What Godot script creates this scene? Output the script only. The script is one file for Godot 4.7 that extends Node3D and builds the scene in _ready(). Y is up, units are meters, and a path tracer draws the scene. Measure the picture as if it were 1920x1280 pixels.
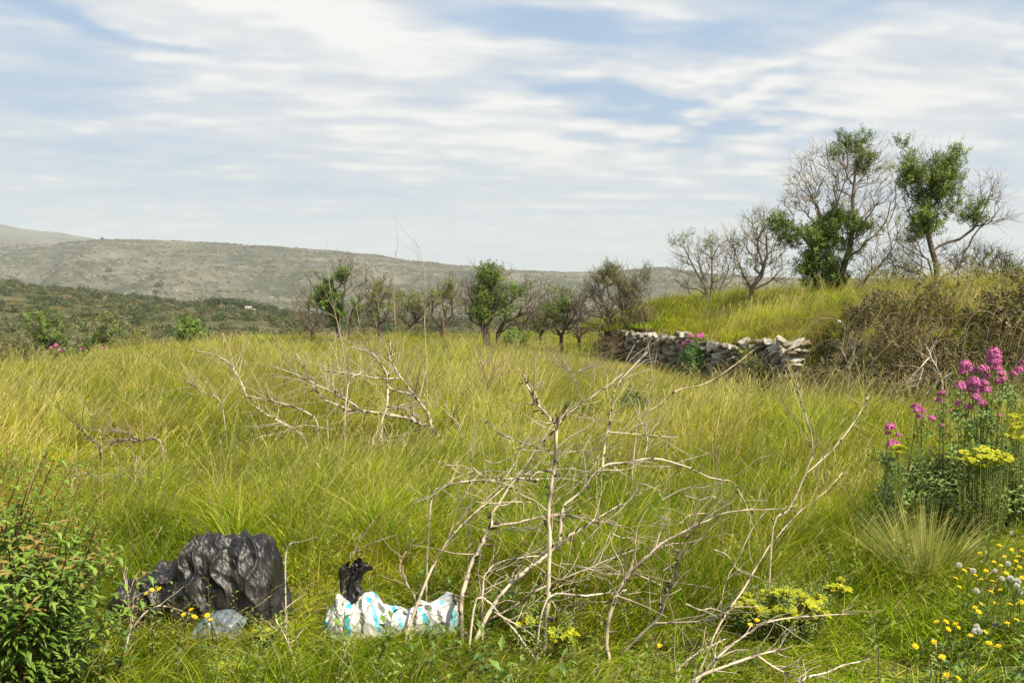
extends Node3D
# An abandoned almond terrace in spring: tall grass, brush heaps, a dry-stone wall, dumped bags, hills behind.

const EYE := Vector3(0.0, 1.65, 0.0)
const PITCH := 2.6                       # degrees below the horizon
const FOCAL := 1667.0                    # for a picture 1920 wide
const HORIZON := 564.3
const EXPOSURE := 1.86
var SUN := Vector3(0.52, 0.98, 0.46).normalized()

var rng := RandomNumberGenerator.new()
var field_noise := FastNoiseLite.new()
var wide_noise := FastNoiseLite.new()
var hill_noise := FastNoiseLite.new()
var taken := {}
var M := {}

# ------------------------------------------------------------------ helpers

class Shape:
	var v := PackedVector3Array()
	var n := PackedVector3Array()
	var c := PackedColorArray()
	var t := PackedVector2Array()
	var i := PackedInt32Array()
	func tri(a: Vector3, b: Vector3, d: Vector3, col: Color) -> void:
		var nn := (d - a).cross(b - a).normalized()
		var k := v.size()
		v.append(a); v.append(b); v.append(d)
		n.append(nn); n.append(nn); n.append(nn)
		c.append(col); c.append(col); c.append(col)
		i.append(k); i.append(k + 1); i.append(k + 2)
	func quad(a: Vector3, b: Vector3, d: Vector3, e: Vector3, col: Color) -> void:
		var nn := (d - a).cross(b - a).normalized()
		var k := v.size()
		v.append(a); v.append(b); v.append(d); v.append(e)
		for q in 4:
			n.append(nn); c.append(col)
		i.append(k); i.append(k + 1); i.append(k + 2)
		i.append(k); i.append(k + 2); i.append(k + 3)
	# A tapered tube along a path; one radius and one colour for each point.
	func tube(p: PackedVector3Array, r: PackedFloat32Array, sides: int, cols: PackedColorArray, close := true) -> void:
		var m := p.size()
		if m < 2:
			return
		var along := (p[1] - p[0]).normalized()
		var side := along.cross(Vector3.UP if absf(along.y) < 0.9 else Vector3.RIGHT).normalized()
		var first := v.size()
		for k in m:
			if k == m - 1:
				along = (p[k] - p[k - 1]).normalized()
			elif k > 0:
				along = (p[k + 1] - p[k - 1]).normalized()
			side = (side - along * side.dot(along)).normalized()
			var over := along.cross(side)
			for s in sides:
				var a := TAU * s / sides
				var o := side * cos(a) + over * sin(a)
				v.append(p[k] + o * r[k]); n.append(o); c.append(cols[k])
		for k in m - 1:
			for s in sides:
				var a0 := first + k * sides + s
				var a1 := first + k * sides + (s + 1) % sides
				i.append(a0); i.append(a0 + sides); i.append(a1)
				i.append(a1); i.append(a0 + sides); i.append(a1 + sides)
		if close:
			for e in [0, m - 1]:
				var k0: int = v.size()
				var q := first + int(e) * sides
				for s in sides:
					v.append(v[q + s]); n.append((p[1] - p[0] if e == 0 else p[m - 2] - p[m - 1]).normalized() * -1.0); c.append(cols[e])
				for s in sides - 2:
					i.append(k0); i.append(k0 + s + 1); i.append(k0 + s + 2)
	# A leaf folded along its midrib, bent downwards.
	func leaf(at: Vector3, dir: Vector3, up: Vector3, length: float, width: float, fold: float, droop: float, col: Color) -> void:
		var side := dir.cross(up).normalized()
		up = side.cross(dir).normalized()
		var mid := at + dir * length * 0.48
		var tip := at + dir * length * 0.97 - up * length * droop
		var l := mid + side * width * 0.5 + up * width * fold
		var r := mid - side * width * 0.5 + up * width * fold
		tri(at, l, mid, col); tri(mid, l, tip, col)
		tri(at, mid, r, col); tri(mid, tip, r, col)
	func mesh(m: Material) -> ArrayMesh:
		var a := []
		a.resize(Mesh.ARRAY_MAX)
		a[Mesh.ARRAY_VERTEX] = v; a[Mesh.ARRAY_NORMAL] = n; a[Mesh.ARRAY_COLOR] = c; a[Mesh.ARRAY_INDEX] = i
		if t.size() == v.size():
			a[Mesh.ARRAY_TEX_UV] = t
		var out := ArrayMesh.new()
		out.add_surface_from_arrays(Mesh.PRIMITIVE_TRIANGLES, a)
		out.surface_set_material(0, m)
		return out

class Crowd:
	var b := PackedFloat32Array()
	func put(t: Transform3D, col: Color) -> void:
		var x := t.basis.x
		var y := t.basis.y
		var z := t.basis.z
		var o := t.origin
		b.append_array(PackedFloat32Array([x.x, y.x, z.x, o.x, x.y, y.y, z.y, o.y, x.z, y.z, z.z, o.z, col.r, col.g, col.b, 1.0]))
	func node(called: String, m: Mesh) -> MultiMeshInstance3D:
		var mm := MultiMesh.new()
		mm.transform_format = MultiMesh.TRANSFORM_3D
		mm.use_colors = true
		mm.mesh = m
		mm.instance_count = b.size() / 16
		mm.buffer = b
		var o := MultiMeshInstance3D.new()
		o.name = called
		o.multimesh = mm
		o.set_meta("kind", "stuff")
		return o

func rnd(a: float, b: float) -> float:
	return rng.randf_range(a, b)

func numbered(called: String) -> String:
	var k: int = taken.get(called, 0)
	taken[called] = k + 1
	return called if k == 0 else "%s_%03d" % [called, k]

func tag(o: Node3D, label: String, category: String, group := "", kind := "") -> Node3D:
	o.set_meta("label", label); o.set_meta("category", category)
	if group: o.set_meta("group", group)
	if kind: o.set_meta("kind", kind)
	return o

# A thing: a Node3D at its base, whose children are its parts.
func thing(called: String, at: Vector3, label: String, category: String, group := "") -> Node3D:
	var o := Node3D.new()
	o.name = numbered(called)
	add_child(o)
	o.position = at
	return tag(o, label, category, group)

func part(called: String, s: Shape, m: Material, parent: Node3D, stuff := false) -> MeshInstance3D:
	var o := MeshInstance3D.new()
	o.name = called
	o.mesh = s.mesh(m)
	if stuff: o.set_meta("kind", "stuff")
	parent.add_child(o, true)
	return o

func structure(called: String, s: Shape, m: Material) -> MeshInstance3D:
	var o := MeshInstance3D.new()
	o.name = called
	o.mesh = s.mesh(m)
	o.set_meta("kind", "structure")
	add_child(o, true)
	return o

# The place that stands `deep` metres in front of the camera, at a spot measured on the photograph.
func spot(x: float, y: float, deep: float) -> Vector3:
	var a := deg_to_rad(PITCH)
	return EYE + Vector3(0, -sin(a), -cos(a)) * deep + Vector3.RIGHT * ((x - 960.0) / FOCAL * deep) + Vector3(0, cos(a), -sin(a)) * ((640.0 - y) / FOCAL * deep)

func on_ground(x: float, deep: float) -> Vector3:
	var p := spot(x, HORIZON, deep)
	p.y = height(p.x, p.z)
	return p

func fbm(seed_: int, freq: float, octaves := 4, kind := FastNoiseLite.TYPE_SIMPLEX_SMOOTH) -> FastNoiseLite:
	var f := FastNoiseLite.new()
	f.seed = seed_; f.frequency = freq; f.noise_type = kind
	f.fractal_type = FastNoiseLite.FRACTAL_FBM; f.fractal_octaves = octaves
	return f

func grain(f: FastNoiseLite, size: int, low: Color, high: Color) -> ImageTexture:
	var im := f.get_seamless_image(size, size)
	im.convert(Image.FORMAT_RGB8)
	var d := im.get_data()
	for k in range(0, d.size(), 3):
		var x := d[k] / 255.0
		var q := low.lerp(high, x)
		d[k] = int(q.r * 255); d[k + 1] = int(q.g * 255); d[k + 2] = int(q.b * 255)
	return ImageTexture.create_from_image(Image.create_from_data(size, size, false, Image.FORMAT_RGB8, d))

func material(called: String, rough: float, tex: Texture2D = null, scale := 1.0, world := false, through := 0.0, shine := 0.5) -> StandardMaterial3D:
	var m := StandardMaterial3D.new()
	m.resource_name = called
	m.vertex_color_use_as_albedo = true
	m.roughness = rough
	m.metallic_specular = shine
	m.cull_mode = BaseMaterial3D.CULL_DISABLED
	if tex:
		m.albedo_texture = tex
		m.uv1_triplanar = true
		m.uv1_world_triplanar = world
		m.uv1_scale = Vector3.ONE * scale
	if through > 0.0:
		m.backlight_enabled = true
		m.backlight = Color(through, through, through * 0.75).linear_to_srgb()
	M[called] = m
	return m

# ------------------------------------------------------------------ sky

func make_sky() -> ImageTexture:
	var w := 3072
	var h := 1536
	var streak := fbm(11, 1.0, 5)
	var wisp := fbm(23, 1.0, 5)
	var cells := fbm(31, 1.0, 3)
	var broad := fbm(47, 1.0, 3)
	# Clouds (+) and gaps (-): where they stand on the sky, in picture units; long axis, short axis, tilt, weight.
	var marks := [
		[400.0, 42.0, 480.0, 72.0, 5.0, 0.85], [700.0, 118.0, 190.0, 26.0, 4.0, 0.30], [660.0, 240.0, 400.0, 88.0, 4.0, 0.55], [410.0, 172.0, 150.0, 22.0, 4.0, 0.42], [690.0, 186.0, 140.0, 24.0, 6.0, 0.42], [985.0, 224.0, 150.0, 28.0, 7.0, 0.60],
		[1020.0, 295.0, 220.0, 40.0, 3.0, 0.28], [950.0, 118.0, 180.0, 20.0, -7.0, 0.55], [1520.0, 200.0, 270.0, 85.0, 0.0, 0.25], [1770.0, 215.0, 230.0, 110.0, 0.0, 0.38], [1440.0, 268.0, 60.0, 26.0, 0.0, 0.40], [1400.0, 140.0, 190.0, 24.0, 0.0, 0.35],
		[1250.0, 335.0, 420.0, 46.0, 0.0, 0.35], [1130.0, 10.0, 120.0, 16.0, -8.0, 0.30], [170.0, 110.0, 210.0, 22.0, 10.0, -0.60], [140.0, 215.0, 200.0, 55.0, 0.0, -0.26], [1010.0, 58.0, 170.0, 44.0, 4.0, -0.75], [1090.0, 168.0, 150.0, 22.0, 3.0, -0.65],
		[1190.0, 222.0, 120.0, 34.0, 4.0, -0.58], [1260.0, 75.0, 170.0, 34.0, -10.0, -0.25], [600.0, 376.0, 280.0, 9.0, 2.5, -0.20], [380.0, 410.0, 260.0, 8.0, 2.0, -0.16], [200.0, 335.0, 240.0, 36.0, 0.0, -0.16], [1560.0, 85.0, 330.0, 18.0, -14.0, -0.18],
	]
	var data := PackedFloat32Array()
	data.resize(w * h * 3)
	var base := PackedVector3Array()
	for y in h / 2 + 1:
		var el := (0.5 - (y + 0.5) / h) * PI
		var low := exp(-maxf(el, 0.0) / 0.11)
		var far := exp(-maxf(el, 0.0) / 0.5)
		var air := (Vector3(0.27, 0.44, 0.71).lerp(Vector3(0.38, 0.555, 0.79), far).lerp(Vector3(0.58, 0.64, 0.665), low)) / EXPOSURE
		var row := HORIZON - FOCAL * tan(clampf(el, 0.0, 1.2))
		var near := exp(-maxf(el - 0.33, 0.0) / 0.25)
		for x in w:
			var az := wrapf((x + 0.5) / w * TAU, -PI, PI)      # the left edge of the panorama looks along -z
			var col := 960.0 + FOCAL * (tan(az) if absf(az) < 0.9 else signf(az) * (1.26 + (absf(az) - 0.9) * 2.0))
			var d := 1.0 / (sin(el) + 0.07)
			var cx := sin(az) * cos(el) * d
			var cz := cos(az) * cos(el) * d
			# veils drawn out by the wind, and a field of small puffs
			var s := streak.get_noise_2d(cx * 0.35 + cz * 0.12, cz * 1.05 - cx * 0.10)
			var q := wisp.get_noise_2d(cx * 1.6 + cz * 0.5, cz * 3.4 - cx * 0.5) + 0.45 * wisp.get_noise_2d(cx * 3.2 + cz * 2.4 + 31.0, cz * 11.0 - cx * 3.2)
			var b := broad.get_noise_2d(cx * 0.16, cz * 0.22)
			var inside := exp(-pow(az / 0.75, 4.0)) * near
			var cover := 0.40 - 0.10 * inside + (0.62 - 0.30 * inside) * s + 0.40 * q + 0.40 * (1.0 - inside) * b
			if absf(az) < 1.0 and el < 0.8:
				var sum := 0.0
				var bent := wisp.get_noise_2d(cx * 0.9, cz * 2.0)
				var col0 := col + 190.0 * bent
				var row0 := row + 42.0 * wisp.get_noise_2d(cx * 1.1 + 70.0, cz * 1.1)
				for m in marks:
					var dx: float = col0 - m[0]
					var dy: float = row0 - m[1]
					if absf(dx) > m[2] * 2.3 + m[3] * 2.0 or absf(dy) > m[3] * 2.3 + m[2] * 0.6:
						continue
					var a: float = deg_to_rad(m[4])
					var u: float = (dx * cos(a) + dy * sin(a)) / m[2]
					var v: float = (dy * cos(a) - dx * sin(a)) / m[3]
					sum += m[5] * exp(-pow(u * u + v * v, 1.4))
				cover += sum * near * 0.84
			var puff := cells.get_noise_2d(cx * 3.2, cz * 3.2)
			var patch := lerpf(smoothstep(0.0, 0.5, broad.get_noise_2d(cx * 0.45 + 40.0, cz * 0.45)), exp(-pow((col - 1340.0) / 250.0, 2.0) - pow((row - 215.0) / 105.0, 2.0)), exp(-pow(az / 0.62, 6.0)))
			cover += patch * (puff * 1.5 + 0.05) 
			cover = lerpf(cover, 0.50 + 0.34 * s + 0.2 * q, low * 0.75)
			var thick := smoothstep(-0.2, 0.85, cover)
			var lit := smoothstep(0.5, 1.25, cover + 0.6 * q)
			var cloud := Vector3(0.79, 0.81, 0.83).lerp(Vector3(1.0, 0.985, 0.95), lit) / EXPOSURE
			var c := air.lerp(cloud * (1.0 - 0.16 * low), thick * 0.93)
			var k := (y * w + x) * 3
			data[k] = c.x; data[k + 1] = c.y; data[k + 2] = c.z
	var ground := [0.16, 0.16, 0.11]
	for y in range(h / 2 + 1, h):
		for x in range(0, w):
			var k := (y * w + x) * 3
			data[k] = ground[0]; data[k + 1] = ground[1]; data[k + 2] = ground[2]
	return ImageTexture.create_from_image(Image.create_from_data(w, h, false, Image.FORMAT_RGBF, data.to_byte_array()))

# ------------------------------------------------------------------ lie of the land

# The edge of the upper terrace, from the bank beside the camera to the far end of the dry-stone wall and on.
var terrace := PackedVector2Array([Vector2(11.5, -5.5), Vector2(8.6, -9.0), Vector2(6.4, -11.3), Vector2(5.2, -14.2), Vector2(4.95, -15.6), Vector2(3.05, -24.6), Vector2(2.7, -27.0), Vector2(3.6, -34.0), Vector2(9.0, -38.0), Vector2(45.0, -40.0), Vector2(60.0, -5.5)])
var field := PackedVector2Array([Vector2(-30.0, 30.0), Vector2(-24.0, -2.0), Vector2(-12.6, -16.5), Vector2(-11.2, -22.0), Vector2(-11.8, -31.0), Vector2(-10.0, -37.0), Vector2(2.0, -42.0), Vector2(14.0, -44.0), Vector2(60.0, -46.0), Vector2(70.0, 30.0)])

func to_edge(p: Vector2, poly: PackedVector2Array) -> float:
	var best := 1e9
	for k in poly.size():
		var q := Geometry2D.get_closest_point_to_segment(p, poly[k], poly[(k + 1) % poly.size()])
		best = minf(best, p.distance_squared_to(q))
	return sqrt(best) if Geometry2D.is_point_in_polygon(p, poly) else -sqrt(best)

func along(list: Array, x: float) -> float:
	if x <= list[0][0]:
		return list[0][1]
	for k in range(1, list.size()):
		if x < list[k][0]:
			var t: float = (x - list[k - 1][0]) / (list[k][0] - list[k - 1][0])
			t = t * t * (3.0 - 2.0 * t) * 0.4 + t * 0.6
			return lerpf(list[k - 1][1], list[k][1], t)
	return list[-1][1]

# Sky lines of the ridges, as measured on the photograph, and the distance each one stands at.
var near_slope := [[-400.0, 515.0], [0.0, 531.0], [120.0, 542.0], [250.0, 556.0], [400.0, 573.0], [520.0, 586.0], [640.0, 597.0], [900.0, 603.0], [1300.0, 606.0], [2400.0, 600.0]]
var ridge := [[-600.0, 470.0], [0.0, 462.0], [60.0, 460.0], [100.0, 457.0], [140.0, 453.0], [190.0, 449.0], [260.0, 449.0], [400.0, 455.0], [520.0, 462.0], [620.0, 469.0], [700.0, 477.0], [770.0, 488.0], [860.0, 497.0], [950.0, 505.0], [1050.0, 510.0], [1130.0, 508.0], [1250.0, 501.0], [1340.0, 514.0], [1500.0, 524.0], [1800.0, 520.0], [2400.0, 500.0]]
var back_ridge := [[-600.0, 450.0], [0.0, 453.0], [90.0, 457.0], [170.0, 463.0], [300.0, 480.0], [600.0, 500.0], [900.0, 520.0], [1250.0, 530.0], [2400.0, 520.0]]
var far_ridge := [[-600.0, 380.0], [-100.0, 402.0], [0.0, 420.0], [60.0, 431.0], [110.0, 436.0], [170.0, 446.0], [260.0, 466.0], [600.0, 510.0], [2400.0, 530.0]]

func height(x: float, z: float) -> float:
	var p := Vector2(x, z)
	var d := p.length()
	var h := 0.0
	var flat := 0.0
	if d < 95.0:
		h = 0.05 * field_noise.get_noise_2d(x * 3.0, z * 3.0) + 0.10 * field_noise.get_noise_2d(x * 0.6, z * 0.6)
		h += 0.32 * smoothstep(1.4, 3.8, x) * smoothstep(-13.5, -8.0, z)
		var e := to_edge(p, field)
		if e < 0.0:
			h += -1.25 * smoothstep(0.0, 4.0, -e) - minf(maxf(-e - 4.0, 0.0) * 0.05, 2.2)
		if x > 0.0:
			var s := to_edge(p, terrace)
			if s > -0.6:
				var walled := smoothstep(-15.2, -15.7, z)
				var wall_h := 0.86 * smoothstep(-0.02, 0.12, s) + 0.72 * smoothstep(0.1, 2.6, s)
				var bank_h := 1.12 * smoothstep(-0.15, 0.75, s) + 0.50 * smoothstep(0.5, 2.6, s)
				h += lerpf(bank_h, wall_h, walled) + 0.03 * clampf(s - 2.5, 0.0, 8.0)
		flat = 1.0 - smoothstep(55.0, 90.0, d)
	if flat >= 1.0:
		return h
	var deep := maxf(-z, d * 0.55)
	var col := 960.0 + FOCAL * x / deep
	var up := func(list: Array, at: float) -> float: return EYE.y + (HORIZON - along(list, col)) / FOCAL * at
	var a: float = up.call(near_slope, 400.0)
	var b: float = up.call(ridge, 1700.0)
	var c: float = up.call(back_ridge, 2500.0)
	var e2: float = up.call(far_ridge, 3900.0)
	var f := 0.0
	if deep < 400.0:
		var t := clampf((deep - 70.0) / 330.0, 0.0, 1.0)
		f = lerpf(-3.6, a, t * t * (1.6 - 0.6 * t)) + 0.6 * wide_noise.get_noise_2d(x * 1.5, z * 1.5) * smoothstep(60.0, 120.0, deep)
	elif deep < 850.0:
		f = lerpf(a, -22.0, smoothstep(400.0, 850.0, deep))
	elif deep < 1700.0:
		var t := (deep - 850.0) / 850.0
		f = lerpf(-22.0, b, pow(t, 0.85) * (1.0 - 0.15 * (1.0 - t)))
		# a gully on the left with a spur beside it
		var gully := (col - (-10.0 + 120.0 * t)) / 52.0
		var spur := (col - (55.0 + 150.0 * t)) / 55.0
		f += sin(minf(t * 1.15, 1.0) * PI) * (13.0 * exp(-spur * spur) - 26.0 * exp(-gully * gully))
		f += (16.0 * hill_noise.get_noise_2d(x * 1.1, z * 0.6) - 34.0 * (0.45 - absf(hill_noise.get_noise_2d(x * 0.62 + 300.0 + z * 0.12, z * 0.22)))) * sin(t * PI)
	elif deep < 2500.0:
		var t := (deep - 1700.0) / 800.0
		f = maxf(lerpf(b, -30.0, smoothstep(0.0, 0.5, t)), lerpf(-30.0, c, t))
	elif deep < 3900.0:
		f = lerpf(c, e2, pow((deep - 2500.0) / 1400.0, 1.2))
	else:
		f = e2 - (deep - 3900.0) * 0.12
	if deep > 600.0:
		f += 1.6 * wide_noise.get_noise_2d(x * 0.5, z * 0.5) * smoothstep(600.0, 1200.0, deep)
	return lerpf(f, h, flat)

func ground_colour(x: float, z: float, y: float, deep: float) -> Color:
	var a := wide_noise.get_noise_2d(x * 2.0, z * 2.0)
	if deep < 60.0:
		return Color(0.095, 0.085, 0.035).lerp(Color(0.14, 0.115, 0.055), 0.5 + 0.5 * a)
	if deep < 640.0:
		var g := Color(0.075, 0.085, 0.03).lerp(Color(0.15, 0.142, 0.058), clampf(0.5 + 1.1 * a, 0.0, 1.0))
		var ochre := smoothstep(0.28, 0.5, hill_noise.get_noise_2d(x * 7.0, z * 12.0))
		return g.lerp(Color(0.26, 0.215, 0.125), ochre * 0.75)
	# bare limestone in ledges, scrub between
	var ledge := sin(y * 0.55 + 5.0 * hill_noise.get_noise_2d(x * 0.5, z * 0.5))
	var k := 0.40 + 0.75 * hill_noise.get_noise_2d(x * 0.6 + 900.0, z * 0.5) + 0.45 * hill_noise.get_noise_2d(x * 2.0, z * 2.0) + 0.65 * wide_noise.get_noise_2d(x * 1.6, z * 1.6) + 0.16 * ledge
	var c := Color(0.080, 0.090, 0.055).lerp(Color(0.245, 0.225, 0.17), clampf(k, 0.0, 1.0))
	return c

func make_ground() -> void:
	var az := PackedFloat32Array()
	var a := -PI
	while a < PI - 0.001:
		az.append(a)
		a += 0.0026 if absf(a) < 0.66 else (0.02 if absf(a) < 1.0 else 0.09)
	var radii := PackedFloat32Array([0.5])
	while radii[-1] < 5200.0:
		var r := radii[-1]
		radii.append(r + (0.5 if r < 3.0 else (maxf(0.16, r * 0.0135) if r < 60.0 else (r * 0.03 if r < 800.0 else r * 0.0125))))
	var s := Shape.new()
	var nx := az.size()
	for r in radii:
		for b in az:
			var x := sin(b) * r
			var z := -cos(b) * r
			var y := height(x, z)
			s.v.append(Vector3(x, y, z))
			s.c.append(ground_colour(x, z, y, maxf(-z, r * 0.55)))
	s.n.resize(s.v.size())
	for k in radii.size() - 1:
		for j in nx:
			var j1 := (j + 1) % nx
			var p := k * nx + j
			var q := k * nx + j1
			s.i.append_array(PackedInt32Array([p, p + nx, q, q, p + nx, q + nx]))
			var e := (s.v[q] - s.v[p]).cross(s.v[p + nx] - s.v[p])
			e = e.normalized() if e.y > 0.0 else -e.normalized()
			s.n[p] += e; s.n[q] += e; s.n[p + nx] += e
	for k in s.n.size():
		s.n[k] = s.n[k].normalized()
	var o := structure("ground", s, M.earth)
	tag(o, "rough grassy ground running out to scrubby limestone hills", "ground", "", "structure")

# ------------------------------------------------------------------ grass

# A square of turf: curved blades and, among them, thin stalks with seed heads.
func turf(seed_: int, size: float, blades: int, low: float, high: float, width: float, palette: Array, lean: float, stalks: int) -> ArrayMesh:
	rng.seed = seed_
	var s := Shape.new()
	for k in blades:
		var at := Vector3(rnd(-0.5, 0.5) * size, -0.02, rnd(-0.5, 0.5) * size)
		var tall := lerpf(low, high, pow(rng.randf(), 1.2))
		var a := rnd(-PI, PI) if rng.randf() < 0.6 else rnd(-1.0, 1.0)
		var dir := Vector3(cos(a), 0, sin(a))
		var bend := lean * rnd(0.35, 1.5)
		var face := rnd(0, PI)
		var side := Vector3(cos(face), 0, sin(face))
		var w := width * rnd(0.6, 1.25)
		var col: Color = palette[rng.randi() % palette.size()]
		col = col * rnd(0.55, 1.35)
		var last_l := at - side * w * 0.5
		var last_r := at + side * w * 0.5
		for j in range(1, 4):
			var t := j / 3.0
			var c := at + Vector3.UP * tall * t * (1.0 - 0.32 * bend * t) + dir * tall * bend * t * t
			var ww := w * (1.0 - t * t) * 0.5
			if j < 3:
				s.quad(last_l, c - side * ww, c + side * ww, last_r, col)
				last_l = c - side * ww; last_r = c + side * ww
			else:
				s.tri(last_l, c, last_r, col)
	for k in stalks:
		var at := Vector3(rnd(-0.5, 0.5) * size, 0.0, rnd(-0.5, 0.5) * size)
		var tall := high * rnd(0.95, 1.45)
		var a := rnd(-1.2, 1.2)
		var dir := Vector3(cos(a), 0, sin(a))
		var bend := lean * rnd(0.3, 0.8)
		var col := Color(0.50, 0.44, 0.19).lerp(Color(0.36, 0.36, 0.08), rng.randf()) * rnd(0.85, 1.15)
		var pts := PackedVector3Array()
		for j in 4:
			var t := j / 3.0
			pts.append(at + Vector3.UP * tall * t * (1.0 - 0.3 * bend * t) + dir * tall * bend * t * t)
		var face := rnd(0, PI)
		var side := Vector3(cos(face), 0, sin(face))
		for j in 3:
			s.quad(pts[j] - side * width * 0.22, pts[j + 1] - side * width * 0.18, pts[j + 1] + side * width * 0.18, pts[j] + side * width * 0.22, col)
		var tip := (pts[3] - pts[2]).normalized()
		for j in 5:
			var q := pts[3] - tip * (j * 0.016)
			var o := Vector3(rnd(-1, 1), rnd(-0.2, 0.5), rnd(-1, 1)).normalized() * rnd(0.006, 0.015)
			s.tri(q, q + tip * 0.026 + o * 0.6, q + tip * 0.010 + o * 0.8, col * 0.95)
	return s.mesh(M.grass)

# Trodden or flattened places: x, z, radius, how much of the height is left.
var flattened := [
	[-1.50, -4.05, 0.7, 0.55], [-0.75, -4.05, 0.5, 0.75], [1.0, -3.55, 0.7, 0.5], [1.9, -3.5, 0.6, 0.5], [-0.15, -3.95, 0.55, 0.5], [0.55, -3.95, 0.6, 0.55], [-1.5, -4.75, 0.5, 0.25], [-0.7, -4.72, 0.42, 0.3],
	[1.55, -3.75, 0.6, 0.55], [2.35, -3.9, 0.8, 0.6], [-2.3, -9.4, 1.0, 0.6], [-1.2, -9.3, 0.8, 0.6], [3.3, -5.4, 0.6, 0.5], [-4.0, -8.7, 0.9, 0.35], [-3.6, -8.2, 0.8, 0.5], [4.55, -14.5, 0.9, 0.35], [4.3, -13.5, 0.8, 0.55], [3.0, -5.1, 0.6, 0.6],
]

func lay_grass() -> void:
	var green := [Color(0.159, 0.260, 0.008), Color(0.197, 0.302, 0.010), Color(0.122, 0.215, 0.007), Color(0.251, 0.327, 0.014), Color(0.293, 0.319, 0.025), Color(0.385, 0.356, 0.085)]
	var meadow := [Color(0.294, 0.353, 0.012), Color(0.229, 0.303, 0.010), Color(0.359, 0.385, 0.026), Color(0.335, 0.361, 0.018), Color(0.441, 0.410, 0.090)]
	var straw := [Color(0.468, 0.387, 0.100), Color(0.405, 0.361, 0.050), Color(0.342, 0.344, 0.030), Color(0.522, 0.430, 0.180), Color(0.378, 0.267, 0.070)]
	var dry := [Color(0.40, 0.32, 0.12), Color(0.31, 0.245, 0.085), Color(0.48, 0.40, 0.19), Color(0.27, 0.27, 0.05), Color(0.21, 0.165, 0.06)]
	var kinds := {}
	var sets := {"green": green, "meadow": meadow, "straw": straw, "dry": dry}
	var n := 0
	for key in sets:
		for level in 3:
			for k in 3:
				n += 1
				var id: String = "%s%d%d" % [key, level, k]
				var c := Crowd.new()
				var m: ArrayMesh
				var stalks := 15 if key != "green" else 6
				if level == 0:
					m = turf(n, 0.5, 430, 0.09, 0.38, 0.0060, sets[key], 0.55, stalks)
				elif level == 1:
					m = turf(n, 0.8, 520, 0.12, 0.46, 0.0095, sets[key], 0.55, stalks * 2)
				else:
					m = turf(n, 1.3, 640, 0.10, 0.36, 0.0150, sets[key], 0.55, stalks * 2)
				kinds[id] = [c, m]
	var patches := fbm(71, 0.35, 3)
	var fine := fbm(72, 1.1, 3)
	var tint := fbm(73, 0.22, 3)
	rng.seed = 4242
	var rings := [[1.6, 9.0, 0.21, 0], [9.0, 22.0, 0.36, 1], [22.0, 62.0, 0.62, 2]]
	for r in rings:
		var step: float = r[2]
		var span: float = r[1] * 0.72 + 2.5
		var z: float = -r[1] - 1.0
		while z < -0.3:
			var x := -span
			while x < span:
				var p := Vector2(x + rnd(-0.5, 0.5) * step, z + rnd(-0.5, 0.5) * step)
				x += step
				var d := p.length()
				if d < r[0] or d >= r[1] or absf(p.x) > -p.y * 0.68 + 2.2:
					continue
				var on := to_edge(p, field)
				if on < -5.0:
					continue
				var up := to_edge(p, terrace)
				if p.y < -15.4 and p.y > -25.0 and absf(up) < 0.16:
					continue
				var a := patches.get_noise_2d(p.x, p.y) + 0.35 * fine.get_noise_2d(p.x, p.y)
				# greener close by and in hollows, yellower across the field, tawny on the bank
				var dryness := -0.38 + 0.60 * smoothstep(4.5, 9.0, d) + 1.15 * a
				dryness += 0.55 * exp(-Vector2(p.x + 2.3, p.y + 6.4).length_squared() / 1.6) + 0.35 * exp(-Vector2(p.x + 1.2, p.y + 7.5).length_squared() / 2.0)
				dryness -= 0.35 * smoothstep(1.0, 3.0, p.x) * (1.0 - smoothstep(6.0, 9.0, d))
				var key := "green"
				if up > -0.5:
					var bank := smoothstep(-17.0, -13.5, p.y)
					dryness += 0.15 + bank * 0.5
					key = "dry" if rng.randf() < 0.12 + 0.62 * bank else "meadow"
					if key == "meadow" and dryness < 0.1: key = "green"
				elif dryness > 0.74 + rnd(-0.15, 0.15):
					key = "straw"
				elif dryness > 0.08 + rnd(-0.2, 0.2):
					key = "meadow"
				var tall := rnd(0.6, 1.3) * (0.82 + 0.7 * fine.get_noise_2d(p.x + 60.0, p.y))
				tall *= lerpf(0.80, 1.0, smoothstep(4.0, 8.0, d))
				for f in flattened:
					var q: float = Vector2(p.x - f[0], p.y - f[1]).length() / f[2]
					if q < 1.25:
						tall *= lerpf(f[3], 1.0, smoothstep(0.7, 1.25, q))
				if up > -2.4 and up < 0.3 and p.y >= -15.0 and p.y < -9.0: tall *= lerpf(1.0, 0.5, smoothstep(-2.0, -0.9, up))
				if up > -3.2 and up < 0.0 and p.y < -13.0 and p.y > -25.5: tall *= lerpf(1.0, 0.3, smoothstep(-3.2, -1.2, up))
				var c: Crowd = kinds["%s%d%d" % [key, r[3], rng.randi() % 3]][0]
				var wind := 0.45 + 1.6 * patches.get_noise_2d(p.x * 0.6 + 90.0, p.y * 0.6)
				var push := Vector3(cos(wind), 0, sin(wind)) * (0.10 + 0.34 * fine.get_noise_2d(p.x - 70.0, p.y))
				var b := Basis(Vector3.UP, rnd(-0.7, 0.7) - wind)
				var basis := Basis(b.x, (Vector3.UP + push) * tall, b.z)
				var g := 1.0 + 0.38 * tint.get_noise_2d(p.x, p.y) + 0.2 * fine.get_noise_2d(p.x + 33.0, p.y) + rnd(-0.14, 0.14)
				c.put(Transform3D(basis, Vector3(p.x, height(p.x, p.y) - 0.01, p.y)), Color(g * (1.0 + 0.12 * a), g, g * (1.0 - 0.1 * a)))
			z += step
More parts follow.
